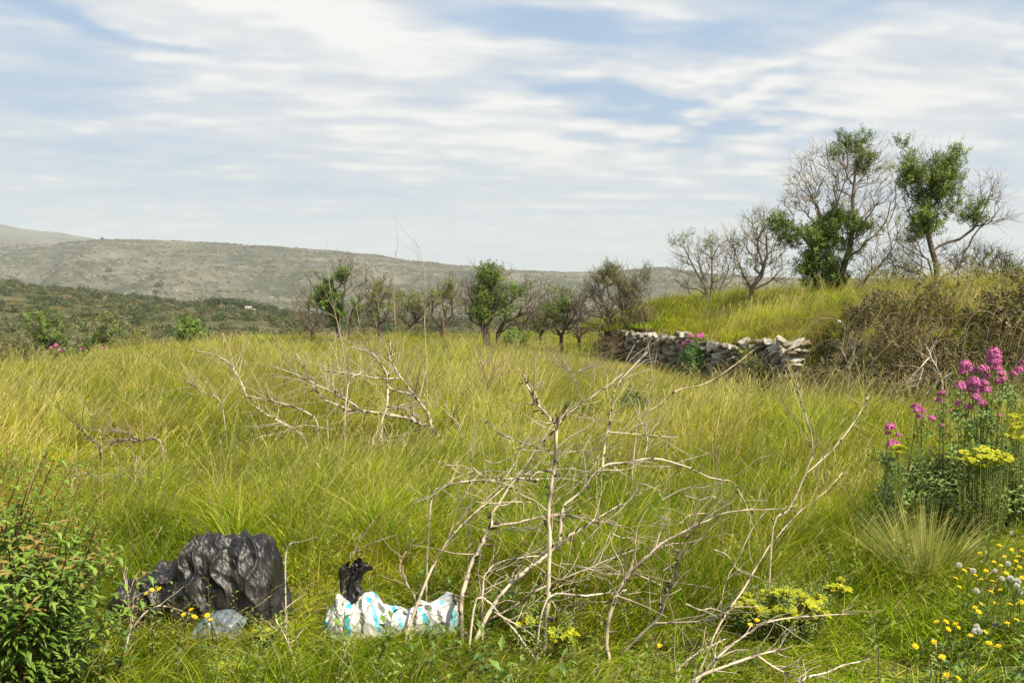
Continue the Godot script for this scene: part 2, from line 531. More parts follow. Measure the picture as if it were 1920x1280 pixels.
	# separate tussocks standing above the rest
	var tufts := []
	for k in 4:
		tufts.append([Crowd.new(), turf(90 + k, 0.16, 210, 0.26, 0.62, 0.0055 if k < 2 else 0.010, [green, meadow, meadow, straw][k], 0.85, 8)])
	rng.seed = 4545
	for k in 2600:
		var d := 3.6 + 22.0 * pow(rng.randf(), 0.75)
		var q := Vector2(rnd(-0.66, 0.66) * d, -d)
		if to_edge(q, field) < 0.2 or (to_edge(q, terrace) > -2.6 and to_edge(q, terrace) < 0.6):
			continue
		var free := d > 4.6
		for f in flattened:
			if Vector2(q.x - f[0], q.y - f[1]).length() < f[2] * 1.2: free = false
		if not free or fine.get_noise_2d(q.x * 0.7 - 40.0, q.y * 0.7) < -0.05:
			continue
		var which := (0 if rng.randf() < 0.6 else 1) if d < 9.0 else (2 if rng.randf() < 0.75 else 3)
		var b := Basis(Vector3.UP, rnd(0, TAU)).scaled(Vector3(1, 1, 1) * rnd(0.7, 1.15))
		b.y += Vector3(rnd(0.0, 0.4), 0, rnd(-0.2, 0.2))
		tufts[which][0].put(Transform3D(b, Vector3(q.x, height(q.x, q.y) - 0.01, q.y)), Color.WHITE * rnd(0.8, 1.25))
	# broad-leaved weeds and reddish sorrel stalks among the blades
	var herb := [sprig(151, 9, 0.16, 0.07, 0.026, [Color(0.12, 0.20, 0.03), Color(0.16, 0.25, 0.035), Color(0.09, 0.15, 0.025)], M.leaf), sprig(152, 14, 0.26, 0.035, 0.012, [Color(0.17, 0.24, 0.04), Color(0.22, 0.28, 0.05)], M.leaf), sprig(153, 16, 0.42, 0.016, 0.009, [Color(0.34, 0.17, 0.08), Color(0.40, 0.24, 0.11), Color(0.30, 0.22, 0.08)], M.leaf, Color(0.30, 0.16, 0.07))]
	var weeds := [Crowd.new(), Crowd.new(), Crowd.new()]
	rng.seed = 4343
	for k in 5200:
		var d := 2.6 + 20.0 * pow(rng.randf(), 1.3)
		var x := rnd(-0.66, 0.66) * d
		var z := -d
		if to_edge(Vector2(x, z), field) < 0.0 or absf(to_edge(Vector2(x, z), terrace)) < 0.3:
			continue
		var a := patches.get_noise_2d(x * 1.7 + 20.0, z * 1.7)
		var kind := 2 if a > 0.12 else (0 if a < -0.18 else 1)
		if rng.randf() < 0.45 or (kind == 0 and d > 9.0) or (kind == 2 and d < 7.5):
			continue
		weeds[kind].put(Transform3D(turned(Vector3(rnd(-0.3, 0.3), 1, rnd(-0.3, 0.3)), rnd(0, TAU), rnd(0.7, 1.3)), Vector3(x, height(x, z), z)), Color.WHITE * rnd(0.75, 1.2))
	var w := Node3D.new()
	w.name = "field_weed"
	add_child(w)
	tag(w, "broad-leaved weeds and reddish stalks scattered through the grass", "weed", "", "stuff")
	for k in 3:
		w.add_child(weeds[k].node("weed", herb[k]), true)
	var o := Node3D.new()
	o.name = "field_grass"
	add_child(o)
	tag(o, "tall windblown yellow-green grass filling the field", "grass", "", "stuff")
	for e in tufts:
		o.add_child(e[0].node("tussock", e[1]), true)
	for id in kinds:
		if kinds[id][0].b.size():
			o.add_child(kinds[id][0].node("grass", kinds[id][1]), true)

# ------------------------------------------------------------------ woody plants

# A sprig: a short twig with leaves all round it.
func sprig(seed_: int, leaves: int, length: float, leaf_l: float, leaf_w: float, cols: Array, m: Material, twig_col := Color(0.16, 0.13, 0.08)) -> ArrayMesh:
	rng.seed = seed_
	var s := Shape.new()
	s.tube(PackedVector3Array([Vector3.ZERO, Vector3(0.01, length * 0.5, 0), Vector3(0, length, 0.012)]), PackedFloat32Array([0.0025, 0.002, 0.001]), 3, PackedColorArray([twig_col, twig_col, twig_col]), false)
	for k in leaves:
		var t := (k + rng.randf()) / leaves
		var a := k * 2.4 + rnd(-0.4, 0.4)
		var dir := Vector3(cos(a), rnd(0.1, 0.9) * (0.6 + 0.6 * t), sin(a)).normalized()
		var up := Vector3(-cos(a) * 0.4, 1.0, -sin(a) * 0.4).normalized()
		if absf(dir.dot(up)) > 0.95:
			up = Vector3(cos(a), 0, sin(a))
		var c: Color = cols[rng.randi() % cols.size()]
		s.leaf(Vector3(0, length * t, 0), dir, up, leaf_l * rnd(0.65, 1.2), leaf_w * rnd(0.8, 1.2), rnd(0.05, 0.3), rnd(0.05, 0.35), c * rnd(0.8, 1.2))
	return s.mesh(m)

func in_ball() -> Vector3:
	var p := Vector3(rnd(-1, 1), rnd(-1, 1), rnd(-1, 1))
	while p.length_squared() > 1.0:
		p = Vector3(rnd(-1, 1), rnd(-1, 1), rnd(-1, 1))
	return p

func turned(up: Vector3, spin: float, scale: float) -> Basis:
	up = up.normalized()
	var x := up.cross(Vector3(0.31, 0.2, 0.93)).normalized()
	return (Basis(x, up, x.cross(up)) * Basis(Vector3.UP, spin)).scaled(Vector3.ONE * scale)

# A tree grown from its trunk towards points spread through leafy and bare masses.
# how: trunks (lists of points), leafy and bare ([centre, radii, points, sprigs at each]), trunk_r, tip_r, bark, sprig meshes, sprig scale, spread
func tree(called: String, at: Vector3, label: String, group: String, how: Dictionary, seed_: int) -> Node3D:
	rng.seed = seed_
	var root := thing(called, at, label, how.get("category", "tree"), group)
	var pos := PackedVector3Array()
	var par := PackedInt32Array()
	var far := PackedFloat32Array()
	var fork: float = how.get("fork", 0.35)
	for line in how.trunks:
		var last := -1
		for k in line.size():
			var p: Vector3 = line[k] - at
			if last < 0:
				if pos.size() and p.length() < 0.12:
					last = 0
					continue
				pos.append(p); par.append(0 if pos.size() > 1 else -1); far.append(0.0 if pos.size() == 1 else p.distance_to(pos[0]))
				last = pos.size() - 1
				continue
			var q := pos[last]
			var steps := maxi(1, int(q.distance_to(p) / 0.22))
			for j in range(1, steps + 1):
				var r := q.lerp(p, float(j) / steps) + in_ball() * 0.018
				pos.append(r); par.append(last); far.append(far[last] + pos[last].distance_to(r))
				last = pos.size() - 1
	var pts := []
	var orchard := group.begins_with("almond")
	var add := func(list: Array, leafy: bool) -> void:
		for b in list:
			for k in int(b[2] * ((1.05 if orchard else 0.62) if leafy else (1.9 if orchard else 1.3))):
				var o := in_ball()
				if leafy:
					o *= rnd(0.55, 1.32)
				elif rng.randf() < 0.6:
					o = o.normalized() * rnd(0.75, 1.05)
				var sparse: bool = not leafy and how.sprigs.size() > 0 and rng.randf() < 0.10
				pts.append([(b[0] as Vector3) - at + o * (b[1] as Vector3), int(b[3] * rnd(0.5, 1.4)) if leafy else 2, leafy or sparse])
	add.call(how.get("leafy", []), true)
	add.call(how.get("bare", []), false)
	pts.sort_custom(func(a, b): return a[0].length_squared() < b[0].length_squared())
	var tips := []
	var balance: float = how.get("balance", 0.45)
	for e in pts:
		var p: Vector3 = e[0]
		var best := 1e9
		var near := 0
		for k in pos.size():
			if pos[k].y < fork:
				continue
			var d := pos[k].distance_to(p)
			if d >= best:
				continue
			var cost := d + balance * far[k] + (0.5 * maxf(0.0, pos[k].y - p.y))
			if cost < best:
				best = cost; near = k
		var from := pos[near]
		var d := from.distance_to(p)
		var steps := maxi(1, int(d / 0.18))
		var sag := in_ball() * d * 0.12 + Vector3(0, -0.06 * d, 0)
		var last := near
		for j in range(1, steps + 1):
			var t := float(j) / steps
			var r := from.lerp(p, t) + sag * sin(t * PI) + in_ball() * 0.012
			pos.append(r); par.append(last); far.append(far[last] + pos[last].distance_to(r))
			last = pos.size() - 1
		tips.append([last, e[1], e[2]])
	# how much each stretch of wood carries
	var carries := PackedFloat32Array()
	carries.resize(pos.size())
	var main := PackedInt32Array()
	main.resize(pos.size())
	main.fill(-1)
	for k in range(pos.size() - 1, 0, -1):
		carries[k] += 0.35
		if par[k] >= 0:
			carries[par[k]] += carries[k]
	var most := PackedFloat32Array()
	most.resize(pos.size())
	for k in range(1, pos.size()):
		if par[k] >= 0 and carries[k] > most[par[k]]:
			most[par[k]] = carries[k]; main[par[k]] = k
	var tip_r: float = how.get("tip_r", 0.004)
	var power := log(float(how.trunk_r) / tip_r) / log(carries[0] + 1.0)
	var bark: Color = how.get("bark", Color(0.15, 0.125, 0.10))
	var twigs := Shape.new()
	for k in pos.size():
		if k > 0 and par[k] >= 0 and main[par[k]] == k:
			continue
		var p := PackedVector3Array()
		var r := PackedFloat32Array()
		var c := PackedColorArray()
		if k > 0 and par[k] >= 0:
			p.append(pos[par[k]]); r.append(tip_r * pow(carries[k] + 1.0, power)); c.append(bark)
		elif k == 0:
			p.append(pos[0] - Vector3(0, 0.12, 0)); r.append(tip_r * pow(carries[0] + 1.0, power) * 1.35); c.append(bark)
		var j := k
		while j >= 0:
			p.append(pos[j]); r.append(tip_r * pow(carries[j] + 1.0, power)); c.append(bark * rnd(0.7, 1.35))
			j = main[j]
		if p.size() < 2:
			continue
		r[r.size() - 1] *= 0.5
		if r[0] > how.get("limb_r", 0.022):
			var s := Shape.new()
			s.tube(p, r, 7, c)
			part("trunk" if k == 0 else "limb", s, M.bark, root)
		else:
			twigs.tube(p, r, 4 if r[0] > 0.009 else 3, c, false)
	var crowds := []
	for m in how.sprigs:
		crowds.append(Crowd.new())
	var size: float = how.get("scale", 1.0)
	for e in tips:
		var p := pos[e[0]]
		if e[2]:
			for k in int(e[1] * 0.95):
				var o: Vector3 = in_ball() * float(how.get("spread", 0.15))
				var b := turned(in_ball() + Vector3(0, 0.55, 0) + p.normalized() * 0.3, rnd(0, TAU), size * rnd(0.75, 1.25))
				var g := rnd(0.78, 1.22)
				crowds[rng.randi() % crowds.size()].put(Transform3D(b, p + o), Color(g * rnd(0.92, 1.12), g, g * rnd(0.85, 1.1)))
		else:
			var dir := (p - pos[par[e[0]]]).normalized()
			for k in int(how.get("twiglets", 4)):
				var d := (dir + in_ball() * 0.9 + Vector3(0, 0.25, 0)).normalized()
				var l: float = rnd(0.12, 0.4) * float(how.get("twiglet_l", 1.0))
				var col := bark * rnd(1.2, 2.0)
				var q := p + d * l * 0.5 + in_ball() * l * 0.08
				twigs.tube(PackedVector3Array([p, q, p + d * l + in_ball() * l * 0.14]), PackedFloat32Array([tip_r * 0.8, tip_r * 0.6, tip_r * 0.35]), 3, PackedColorArray([col, col, col]), false)
	if twigs.v.size():
		part("twig", twigs, M.bark, root, true)
	for k in crowds.size():
		if crowds[k].b.size():
			root.add_child(crowds[k].node("crown", how.sprigs[k]), true)
	return root

# leafy or bare masses as measured on the photograph: [x, y, half width, half height, points, sprigs at each]
func masses(list: Array, deep: float) -> Array:
	var out := []
	for b in list:
		var m := deep / FOCAL
		var dz: float = b[6] if b.size() > 6 else 0.0
		out.append([spot(b[0], b[1], deep + dz), Vector3(b[2] * m, b[3] * m, (b[2] + b[3]) * 0.5 * m), b[4], b[5] if b.size() > 5 else 0])
	return out

func lines(list: Array, deep: float, base: Vector3) -> Array:
	var out := []
	for l in list:
		var q := []
		for k in l.size():
			var p := spot(l[k][0], l[k][1], deep + (l[k][2] if l[k].size() > 2 else 0.0))
			if k == 0:
				p.y = height(p.x, p.z) - 0.02
			q.append(p)
		out.append(q)
	return out

func make_trees() -> void:
	var almond := [sprig(101, 12, 0.16, 0.062, 0.017, [Color(0.15, 0.24, 0.035), Color(0.19, 0.28, 0.045), Color(0.12, 0.20, 0.03)], M.leaf), sprig(102, 11, 0.15, 0.058, 0.017, [Color(0.18, 0.26, 0.04), Color(0.22, 0.29, 0.055), Color(0.13, 0.20, 0.03)], M.leaf)]
	var dark := [sprig(103, 13, 0.15, 0.060, 0.020, [Color(0.125, 0.205, 0.028), Color(0.16, 0.25, 0.036), Color(0.10, 0.17, 0.024)], M.leaf)]
	var pale := [sprig(104, 10, 0.16, 0.060, 0.015, [Color(0.24, 0.28, 0.06), Color(0.20, 0.24, 0.05), Color(0.28, 0.26, 0.08)], M.leaf)]
	var olive := [sprig(105, 12, 0.15, 0.050, 0.011, [Color(0.18, 0.195, 0.08), Color(0.14, 0.16, 0.06), Color(0.24, 0.235, 0.13)], M.leaf)]
	var brown := Color(0.18, 0.14, 0.105)
	var grey := Color(0.30, 0.26, 0.21)
	var field_group := "almond trees standing in the grass field"
	var d := 33.0
	var at := on_ground(640, d)
	tree("almond_tree", at, "dark green almond tree with twin trunks at far left of the orchard row", field_group, {"trunks": lines([[[640, 632], [632, 600], [622, 575], [618, 548]], [[652, 630], [656, 600], [662, 570]]], d, at), "leafy": masses([[618, 560, 26, 34, 34, 14], [598, 568, 16, 22, 14, 11], [645, 522, 12, 20, 12, 10], [632, 590, 14, 18, 12, 12], [668, 585, 12, 16, 10, 7]], d), "bare": masses([[590, 560, 30, 60, 26], [668, 545, 34, 50, 34], [640, 500, 26, 26, 14]], d), "trunk_r": 0.13, "sprigs": dark, "bark": brown, "scale": 1.5, "tip_r": 0.006}, 1)
	d = 34.0
	at = on_ground(712, d)
	tree("almond_tree", at, "thin almond tree with yellowish leaves, second of the orchard row from its left end", field_group, {"trunks": lines([[[712, 632], [712, 605], [708, 585]]], d, at), "leafy": masses([[705, 540, 10, 16, 12, 7], [712, 566, 36, 36, 44, 7], [690, 580, 18, 20, 14, 6]], d), "bare": masses([[712, 565, 48, 48, 60], [730, 580, 26, 30, 20]], d), "trunk_r": 0.10, "sprigs": pale, "bark": brown, "scale": 1.4, "tip_r": 0.006}, 2)
	d = 38.0
	at = on_ground(772, d)
	tree("almond_tree", at, "wide V-shaped almond tree with a low leafy crown, third in the orchard row", field_group, {"trunks": lines([[[772, 628], [770, 612], [752, 595], [738, 580]], [[772, 626], [772, 612], [790, 592], [800, 575]]], d, at), "leafy": masses([[770, 570, 46, 26, 54, 9]], d), "bare": masses([[770, 580, 52, 32, 50]], d), "trunk_r": 0.11, "sprigs": almond, "bark": brown, "scale": 1.4, "tip_r": 0.006}, 3)
	d = 36.0
	at = on_ground(828, d)
	tree("almond_tree", at, "reddish twiggy almond tree with sparse leaves, just left of the largest field tree", field_group, {"trunks": lines([[[828, 630], [826, 612], [810, 592]], [[828, 628], [829, 612], [848, 590]]], d, at), "leafy": masses([[828, 562, 36, 30, 40, 8], [843, 538, 8, 18, 10, 8]], d), "bare": masses([[828, 578, 54, 44, 66], [845, 545, 16, 30, 14]], d), "trunk_r": 0.10, "sprigs": pale, "bark": Color(0.16, 0.11, 0.085), "scale": 1.4, "tip_r": 0.006}, 4)
	d = 27.5
	at = on_ground(922, d)
	tree("almond_tree", at, "largest almond tree of the field, bright leafy crown between bare side limbs", field_group, {"trunks": lines([[[914, 650], [912, 628], [902, 600], [915, 560], [922, 520]], [[932, 652], [934, 625], [945, 605], [975, 590], [1000, 578]], [[912, 645], [908, 615], [885, 600], [872, 580]]], d, at), "leafy": masses([[922, 522, 20, 22, 26, 12], [918, 555, 36, 28, 44, 11], [902, 590, 24, 24, 32, 12], [960, 552, 26, 24, 22, 7], [945, 580, 24, 24, 22, 9], [905, 515, 8, 14, 7, 8]], d), "bare": masses([[878, 565, 26, 36, 34], [1000, 558, 34, 40, 52], [920, 540, 60, 44, 40], [965, 590, 40, 20, 20]], d), "trunk_r": 0.15, "sprigs": almond, "bark": brown, "scale": 1.35, "tip_r": 0.0055}, 5)
	d = 33.0
	at = on_ground(1013, d)
	tree("almond_tree", at, "small bare almond tree with leaves low on its trunk, right of the largest field tree", field_group, {"trunks": lines([[[1013, 640], [1013, 622], [1004, 608]], [[1013, 638], [1014, 620], [1028, 604]]], d, at), "leafy": masses([[1012, 618, 12, 12, 14, 9], [1013, 594, 26, 22, 20, 5]], d), "bare": masses([[1013, 595, 34, 28, 60]], d), "trunk_r": 0.10, "sprigs": almond, "bark": brown, "scale": 1.3, "tip_r": 0.006}, 6)
	d = 26.0
	at = on_ground(1052, d)
	tree("almond_tree", at, "slim almond tree with a straight dark trunk, left of the grey bushy tree", field_group, {"trunks": lines([[[1052, 655], [1052, 630], [1040, 612], [1030, 590]], [[1052, 650], [1053, 628], [1068, 605], [1080, 585]]], d, at), "leafy": masses([[1050, 578, 28, 30, 44, 9]], d), "bare": masses([[1050, 585, 46, 40, 76], [1080, 570, 18, 26, 20]], d), "trunk_r": 0.075, "sprigs": almond, "bark": brown, "scale": 1.3, "tip_r": 0.0055}, 7)
	d = 28.5
	at = on_ground(1086, d)
	tree("almond_tree", at, "small leafless almond tree, nearest to the grey bushy tree by the wall", field_group, {"trunks": lines([[[1086, 652], [1086, 635], [1072, 618]], [[1086, 650], [1087, 634], [1100, 615]]], d, at), "bare": masses([[1086, 608, 30, 24, 64]], d), "trunk_r": 0.07, "sprigs": [], "bark": brown, "tip_r": 0.0055}, 8)
	d = 25.2
	at = on_ground(1158, d)
	tree("bushy_tree", at, "grey-green bushy tree with dense fine twigs at the far end of the stone wall", "", {"trunks": lines([[[1150, 660], [1152, 630], [1140, 590], [1130, 560]], [[1168, 658], [1168, 620], [1165, 570], [1160, 530]], [[1160, 660], [1165, 630], [1190, 590], [1208, 540]]], d, at), "leafy": masses([[1140, 518, 26, 26, 60, 11], [1160, 545, 38, 40, 80, 9], [1108, 550, 20, 24, 26, 6], [1182, 555, 26, 42, 44, 8], [1210, 520, 8, 32, 18, 7], [1130, 580, 30, 22, 24, 5]], d), "bare": masses([[1115, 580, 40, 50, 80], [1150, 600, 42, 40, 80], [1195, 560, 28, 40, 30], [1160, 540, 50, 46, 50]], d), "trunk_r": 0.10, "sprigs": olive, "bark": Color(0.24, 0.19, 0.15), "scale": 1.35, "tip_r": 0.0055, "fork": 0.2}, 9)
	d = 35.0
	at = on_ground(585, d)
	tree("almond_tree", at, "leafless reddish twiggy almond tree at the far left end of the orchard row", field_group, {"trunks": lines([[[585, 634], [584, 618], [570, 600]], [[585, 632], [586, 616], [600, 596]]], d, at), "bare": masses([[585, 585, 40, 40, 70]], d), "trunk_r": 0.08, "sprigs": [], "bark": Color(0.22, 0.16, 0.12), "tip_r": 0.006}, 16)
	d = 40.0
	at = on_ground(978, d)
	tree("almond_tree", at, "small distant almond tree just behind the largest field tree's right limb", field_group, {"trunks": lines([[[978, 634], [978, 620], [968, 608]], [[978, 632], [979, 618], [990, 606]]], d, at), "leafy": masses([[978, 602, 20, 14, 16, 5]], d), "bare": masses([[978, 600, 28, 24, 50]], d), "trunk_r": 0.09, "sprigs": pale, "bark": brown, "scale": 1.4, "tip_r": 0.006}, 17)
	var up_group := "trees growing on the terrace above the wall"
	d = 24.0
	at = on_ground(1335, d)
	tree("almond_tree", at, "many-stemmed nearly bare almond tree, leftmost on the terrace above the wall", up_group, {"trunks": lines([[[1330, 565], [1322, 535], [1300, 500], [1285, 465]], [[1338, 565], [1336, 530], [1335, 490], [1332, 450]], [[1345, 566], [1352, 540], [1365, 510], [1372, 480]]], d, at), "leafy": masses([[1262, 455, 9, 5, 6, 5], [1283, 452, 9, 10, 7, 5], [1332, 452, 10, 18, 12, 6], [1325, 480, 10, 10, 6, 3], [1350, 520, 16, 14, 8, 3]], d), "bare": masses([[1305, 505, 42, 52, 70], [1345, 500, 40, 52, 90], [1290, 475, 24, 24, 16]], d), "trunk_r": 0.075, "sprigs": pale, "bark": grey, "scale": 1.35, "tip_r": 0.0055, "fork": 0.15}, 10)
	d = 22.0
	at = on_ground(1409, d)
	tree("almond_tree", at, "forked bare almond tree with a short trunk between the leafy and the many-stemmed one", up_group, {"trunks": lines([[[1409, 566], [1408, 542], [1395, 520], [1385, 490], [1375, 460]], [[1410, 560], [1409, 540], [1428, 515], [1440, 480], [1438, 440]], [[1409, 560], [1410, 545], [1440, 530], [1468, 505]]], d, at), "leafy": masses([[1387, 458, 8, 10, 8, 6], [1402, 500, 14, 16, 12, 4], [1428, 445, 10, 16, 9, 3]], d), "bare": masses([[1400, 470, 46, 66, 90], [1440, 455, 36, 60, 90], [1465, 510, 24, 22, 24], [1420, 420, 30, 32, 24]], d), "trunk_r": 0.085, "sprigs": almond, "bark": Color(0.29, 0.24, 0.19), "scale": 1.3, "tip_r": 0.005, "fork": 0.2}, 11)
	d = 20.0
	at = on_ground(1566, d)
	tree("almond_tree", at, "biggest terrace tree, dense dark foliage low down and a tall bare twiggy crown", up_group, {"trunks": lines([[[1570, 562], [1578, 520], [1592, 470], [1598, 430], [1600, 370], [1606, 310]], [[1560, 560], [1545, 510], [1530, 470], [1490, 430], [1470, 412]], [[1565, 560], [1560, 500], [1548, 440], [1535, 390], [1515, 350]], [[1575, 555], [1610, 535], [1650, 500], [1672, 470]]], d, at), "leafy": masses([[1540, 450, 42, 40, 70, 15], [1530, 500, 40, 36, 66, 15], [1562, 535, 36, 24, 50, 14], [1565, 415, 22, 22, 26, 13], [1600, 425, 24, 26, 30, 13], [1590, 475, 18, 30, 22, 9], [1458, 418, 16, 16, 16, 12], [1484, 445, 18, 26, 24, 11], [1598, 268, 24, 22, 24, 10], [1566, 288, 14, 10, 9, 8], [1614, 308, 18, 26, 24, 12], [1628, 260, 10, 10, 6, 6]], d), "bare": masses([[1540, 340, 62, 62, 120], [1630, 370, 66, 80, 150], [1600, 300, 60, 50, 50], [1660, 460, 50, 50, 60], [1500, 370, 34, 40, 40]], d), "trunk_r": 0.11, "sprigs": dark + almond, "bark": Color(0.32, 0.27, 0.21), "scale": 1.25, "tip_r": 0.0045, "twiglet_l": 1.15}, 12)
	d = 18.5
	at = on_ground(1762, d)
	tree("almond_tree", at, "upright leafy almond tree with one bent limb reaching out, rightmost on the terrace", up_group, {"trunks": lines([[[1762, 545], [1756, 500], [1748, 465], [1735, 420], [1745, 370], [1760, 320]], [[1755, 505], [1750, 470], [1762, 462], [1800, 448], [1826, 430], [1850, 385], [1868, 335]], [[1760, 510], [1740, 485], [1705, 470], [1685, 455]]], d, at), "leafy": masses([[1712, 330, 22, 48, 46, 11], [1758, 318, 34, 34, 52, 12], [1790, 330, 14, 46, 26, 11], [1755, 370, 36, 34, 52, 13], [1738, 415, 30, 30, 40, 14], [1692, 278, 10, 16, 9, 7], [1722, 440, 18, 16, 14, 10], [1822, 408, 18, 18, 20, 9], [1838, 380, 10, 14, 9, 7], [1792, 296, 8, 16, 9, 8], [1700, 495, 22, 24, 12, 3]], d), "bare": masses([[1848, 380, 24, 52, 40], [1745, 350, 54, 70, 50], [1700, 480, 34, 40, 50], [1890, 408, 12, 6, 5], [1790, 480, 50, 30, 40]], d), "trunk_r": 0.085, "sprigs": almond, "bark": Color(0.22, 0.18, 0.14), "scale": 1.2, "tip_r": 0.0045}, 13)
	d = 16.5
	at = on_ground(1838, d)
	tree("thorn_bush", at, "dark leafless spiky bush on the skyline of the bank at the right edge", "", {"category": "bush", "trunks": lines([[[1838, 535], [1836, 510], [1828, 485]], [[1842, 535], [1852, 505], [1868, 480]]], d, at), "leafy": masses([[1850, 500, 50, 24, 26, 3], [1893, 506, 16, 4, 10, 5]], d), "bare": masses([[1838, 500, 54, 34, 110], [1890, 505, 24, 14, 30]], d), "trunk_r": 0.025, "sprigs": dark, "bark": Color(0.085, 0.065, 0.055), "scale": 0.9, "tip_r": 0.004, "fork": 0.1, "limb_r": 0.02}, 14)
	d = 19.5
	at = on_ground(1655, d)
	tree("grey_bush", at, "low pale twiggy bush between the two leafy trees on the terrace", "", {"category": "bush", "trunks": lines([[[1650, 555], [1648, 530], [1640, 510]], [[1660, 555], [1668, 525], [1680, 500]]], d, at), "leafy": masses([[1660, 520, 40, 26, 30, 3]], d), "bare": masses([[1660, 515, 56, 38, 110], [1700, 520, 40, 26, 40]], d), "trunk_r": 0.03, "sprigs": pale, "bark": grey, "scale": 1.0, "tip_r": 0.0045, "fork": 0.1, "limb_r": 0.025}, 15)
	# bushes beyond the left edge of the field and small ones in the grass
	var bush := func(x: float, deep: float, w: float, top: float, low: float, kind: Array, label: String, called: String, seed_: int, bark: Color) -> void:
		var b := on_ground(x, deep)
		var m := deep / FOCAL
		var mid := spot(x, (top + low) * 0.5, deep)
		var half := (low - top) * 0.5 * m
		tree(called, b, label, "bushes at the edges of the field", {"category": "bush", "trunks": [[b, b + Vector3(-0.1, 0.35, 0)], [b, b + Vector3(0.12, 0.4, 0.1)]], "leafy": [[mid, Vector3(w * m, half, w * m), 60, 11], [mid + Vector3(0, -half * 0.35, 0), Vector3(w * m, half * 0.6, w * m), 40, 11]], "bare": [[mid, Vector3(w * m, half * 1.12, w * m), 40, 0]], "trunk_r": 0.06, "sprigs": kind, "bark": bark, "scale": 1.6 * clampf(deep / 26.0, 0.45, 1.5), "spread": 0.2 * clampf(deep / 26.0, 0.3, 1.5), "tip_r": 0.004, "fork": 0.05, "limb_r": 0.04}, seed_)
	bush.call(92, 30.0, 44, 582, 690, olive + dark, "olive-green bush below the left edge of the field, the larger of a pair", "wild_bush", 31, brown)
	bush.call(186, 29.0, 34, 592, 680, olive + dark, "narrow olive-green bush beside the larger one below the field edge", "wild_bush", 32, brown)
	bush.call(356, 36.0, 18, 604, 650, dark + almond, "small round dark bush on the skyline of the field, left of the orchard row", "wild_bush", 33, brown)
	bush.call(30, 24.0, 40, 640, 690, pale + olive, "low tawny bush at the left margin of the field", "wild_bush", 34, brown)
	bush.call(255, 33.0, 26, 628, 672, pale + olive, "low brownish bush behind the grass, between the olive bushes and the skyline bush", "wild_bush", 35, brown)
	bush.call(965, 26.5, 9, 636, 656, almond, "tiny green bush in the grass beside the largest field tree", "wild_bush", 36, brown)
	bush.call(1078, 11.0, 22, 760, 815, dark, "dark green leafy plant hidden in the grass behind the brush heap", "wild_bush", 37, brown)
	bush.call(1186, 12.0, 14, 745, 785, dark, "small dark leafy plant in the grass between the brush heap and the wall", "wild_bush", 38, brown)

# ------------------------------------------------------------------ dead wood

func smooth(list: Array, steps: int) -> PackedVector3Array:
	var p := PackedVector3Array()
	for k in list.size() - 1:
		var a: Vector3 = list[maxi(k - 1, 0)]
		var b: Vector3 = list[k]
		var c: Vector3 = list[k + 1]
		var d: Vector3 = list[mini(k + 2, list.size() - 1)]
		for j in steps:
			p.append(b.cubic_interpolate(c, a, d, float(j) / steps))
	p.append(list[-1])
	return p

# One stretch of dead wood: a crooked tube with knobbly spurs and a few side twigs.
func dead_wood(called: String, parent: Node3D, pts: Array, r0: float, r1: float, col: Color, twigs := 3, spurs := true, fork := 0.25) -> MeshInstance3D:
	var s := Shape.new()
	var p := smooth(pts, 4)
	var r := PackedFloat32Array()
	var c := PackedColorArray()
	for k in p.size():
		var t := float(k) / (p.size() - 1)
		p[k] += in_ball() * r0 * 0.45
		r.append(0.96 * lerpf(r0, r1, pow(t, 0.85)) * rnd(0.86, 1.16))
		c.append(col * Color(0.97, 1.0, 0.96) * (rnd(1.5, 2.3) if rng.randf() < 0.76 else rnd(0.45, 0.85)))
	s.tube(p, r, 7 if r0 > 0.006 else 5, c)
	var o := part(called, s, M.dead, parent)
	var knobs := Shape.new()
	var side := Shape.new()
	if spurs:
		for k in range(1, p.size() - 1):
			for q in (2 if r0 > 0.004 else 1):
				if rng.randf() < 0.42:
					continue
				var dir := (in_ball() + (p[k + 1] - p[k]).normalized() * 0.4).normalized()
				var at := p[k].lerp(p[k + 1], rng.randf())
				var l := r[k] + rnd(0.007, 0.030) * clampf(r0 / 0.008, 0.6, 2.0)
				var dk := Color(0.10, 0.075, 0.06) * rnd(0.7, 1.6)
				knobs.tube(PackedVector3Array([at, at + dir * l * 0.7, at + dir * l]), PackedFloat32Array([r[k] * 0.7, r[k] * 0.5 + 0.0016, r[k] * 0.2 + 0.0008]), 4, PackedColorArray([col * 0.8, dk, dk]))
	for k in int(twigs * 4.2):
		var at_k := int(rnd(0.25, 0.98) * (p.size() - 1))
		var dir := ((p[mini(at_k + 1, p.size() - 1)] - p[maxi(at_k - 1, 0)]).normalized() * 0.7 + in_ball() * 0.9).normalized()
		var l := rnd(0.4, 1.3) * fork
		var q := [p[at_k]]
		for j in range(1, 4):
			q.append(p[at_k] + dir * l * j / 3.0 + in_ball() * l * 0.09 + Vector3(0, 0.05 * l * j, 0))
		var w := smooth(q, 2)
		var wr := PackedFloat32Array()
		var wc := PackedColorArray()
		for j in w.size():
			wr.append(lerpf(minf(r[at_k] * 0.55, 0.0045), 0.0011, float(j) / (w.size() - 1)))
			wc.append(col * rnd(0.9, 1.8))
		side.tube(w, wr, 4, wc)
	if knobs.v.size():
		part("spur", knobs, M.dead, o, true)
	if side.v.size():
		part("twig", side, M.dead, o, true)
	return o

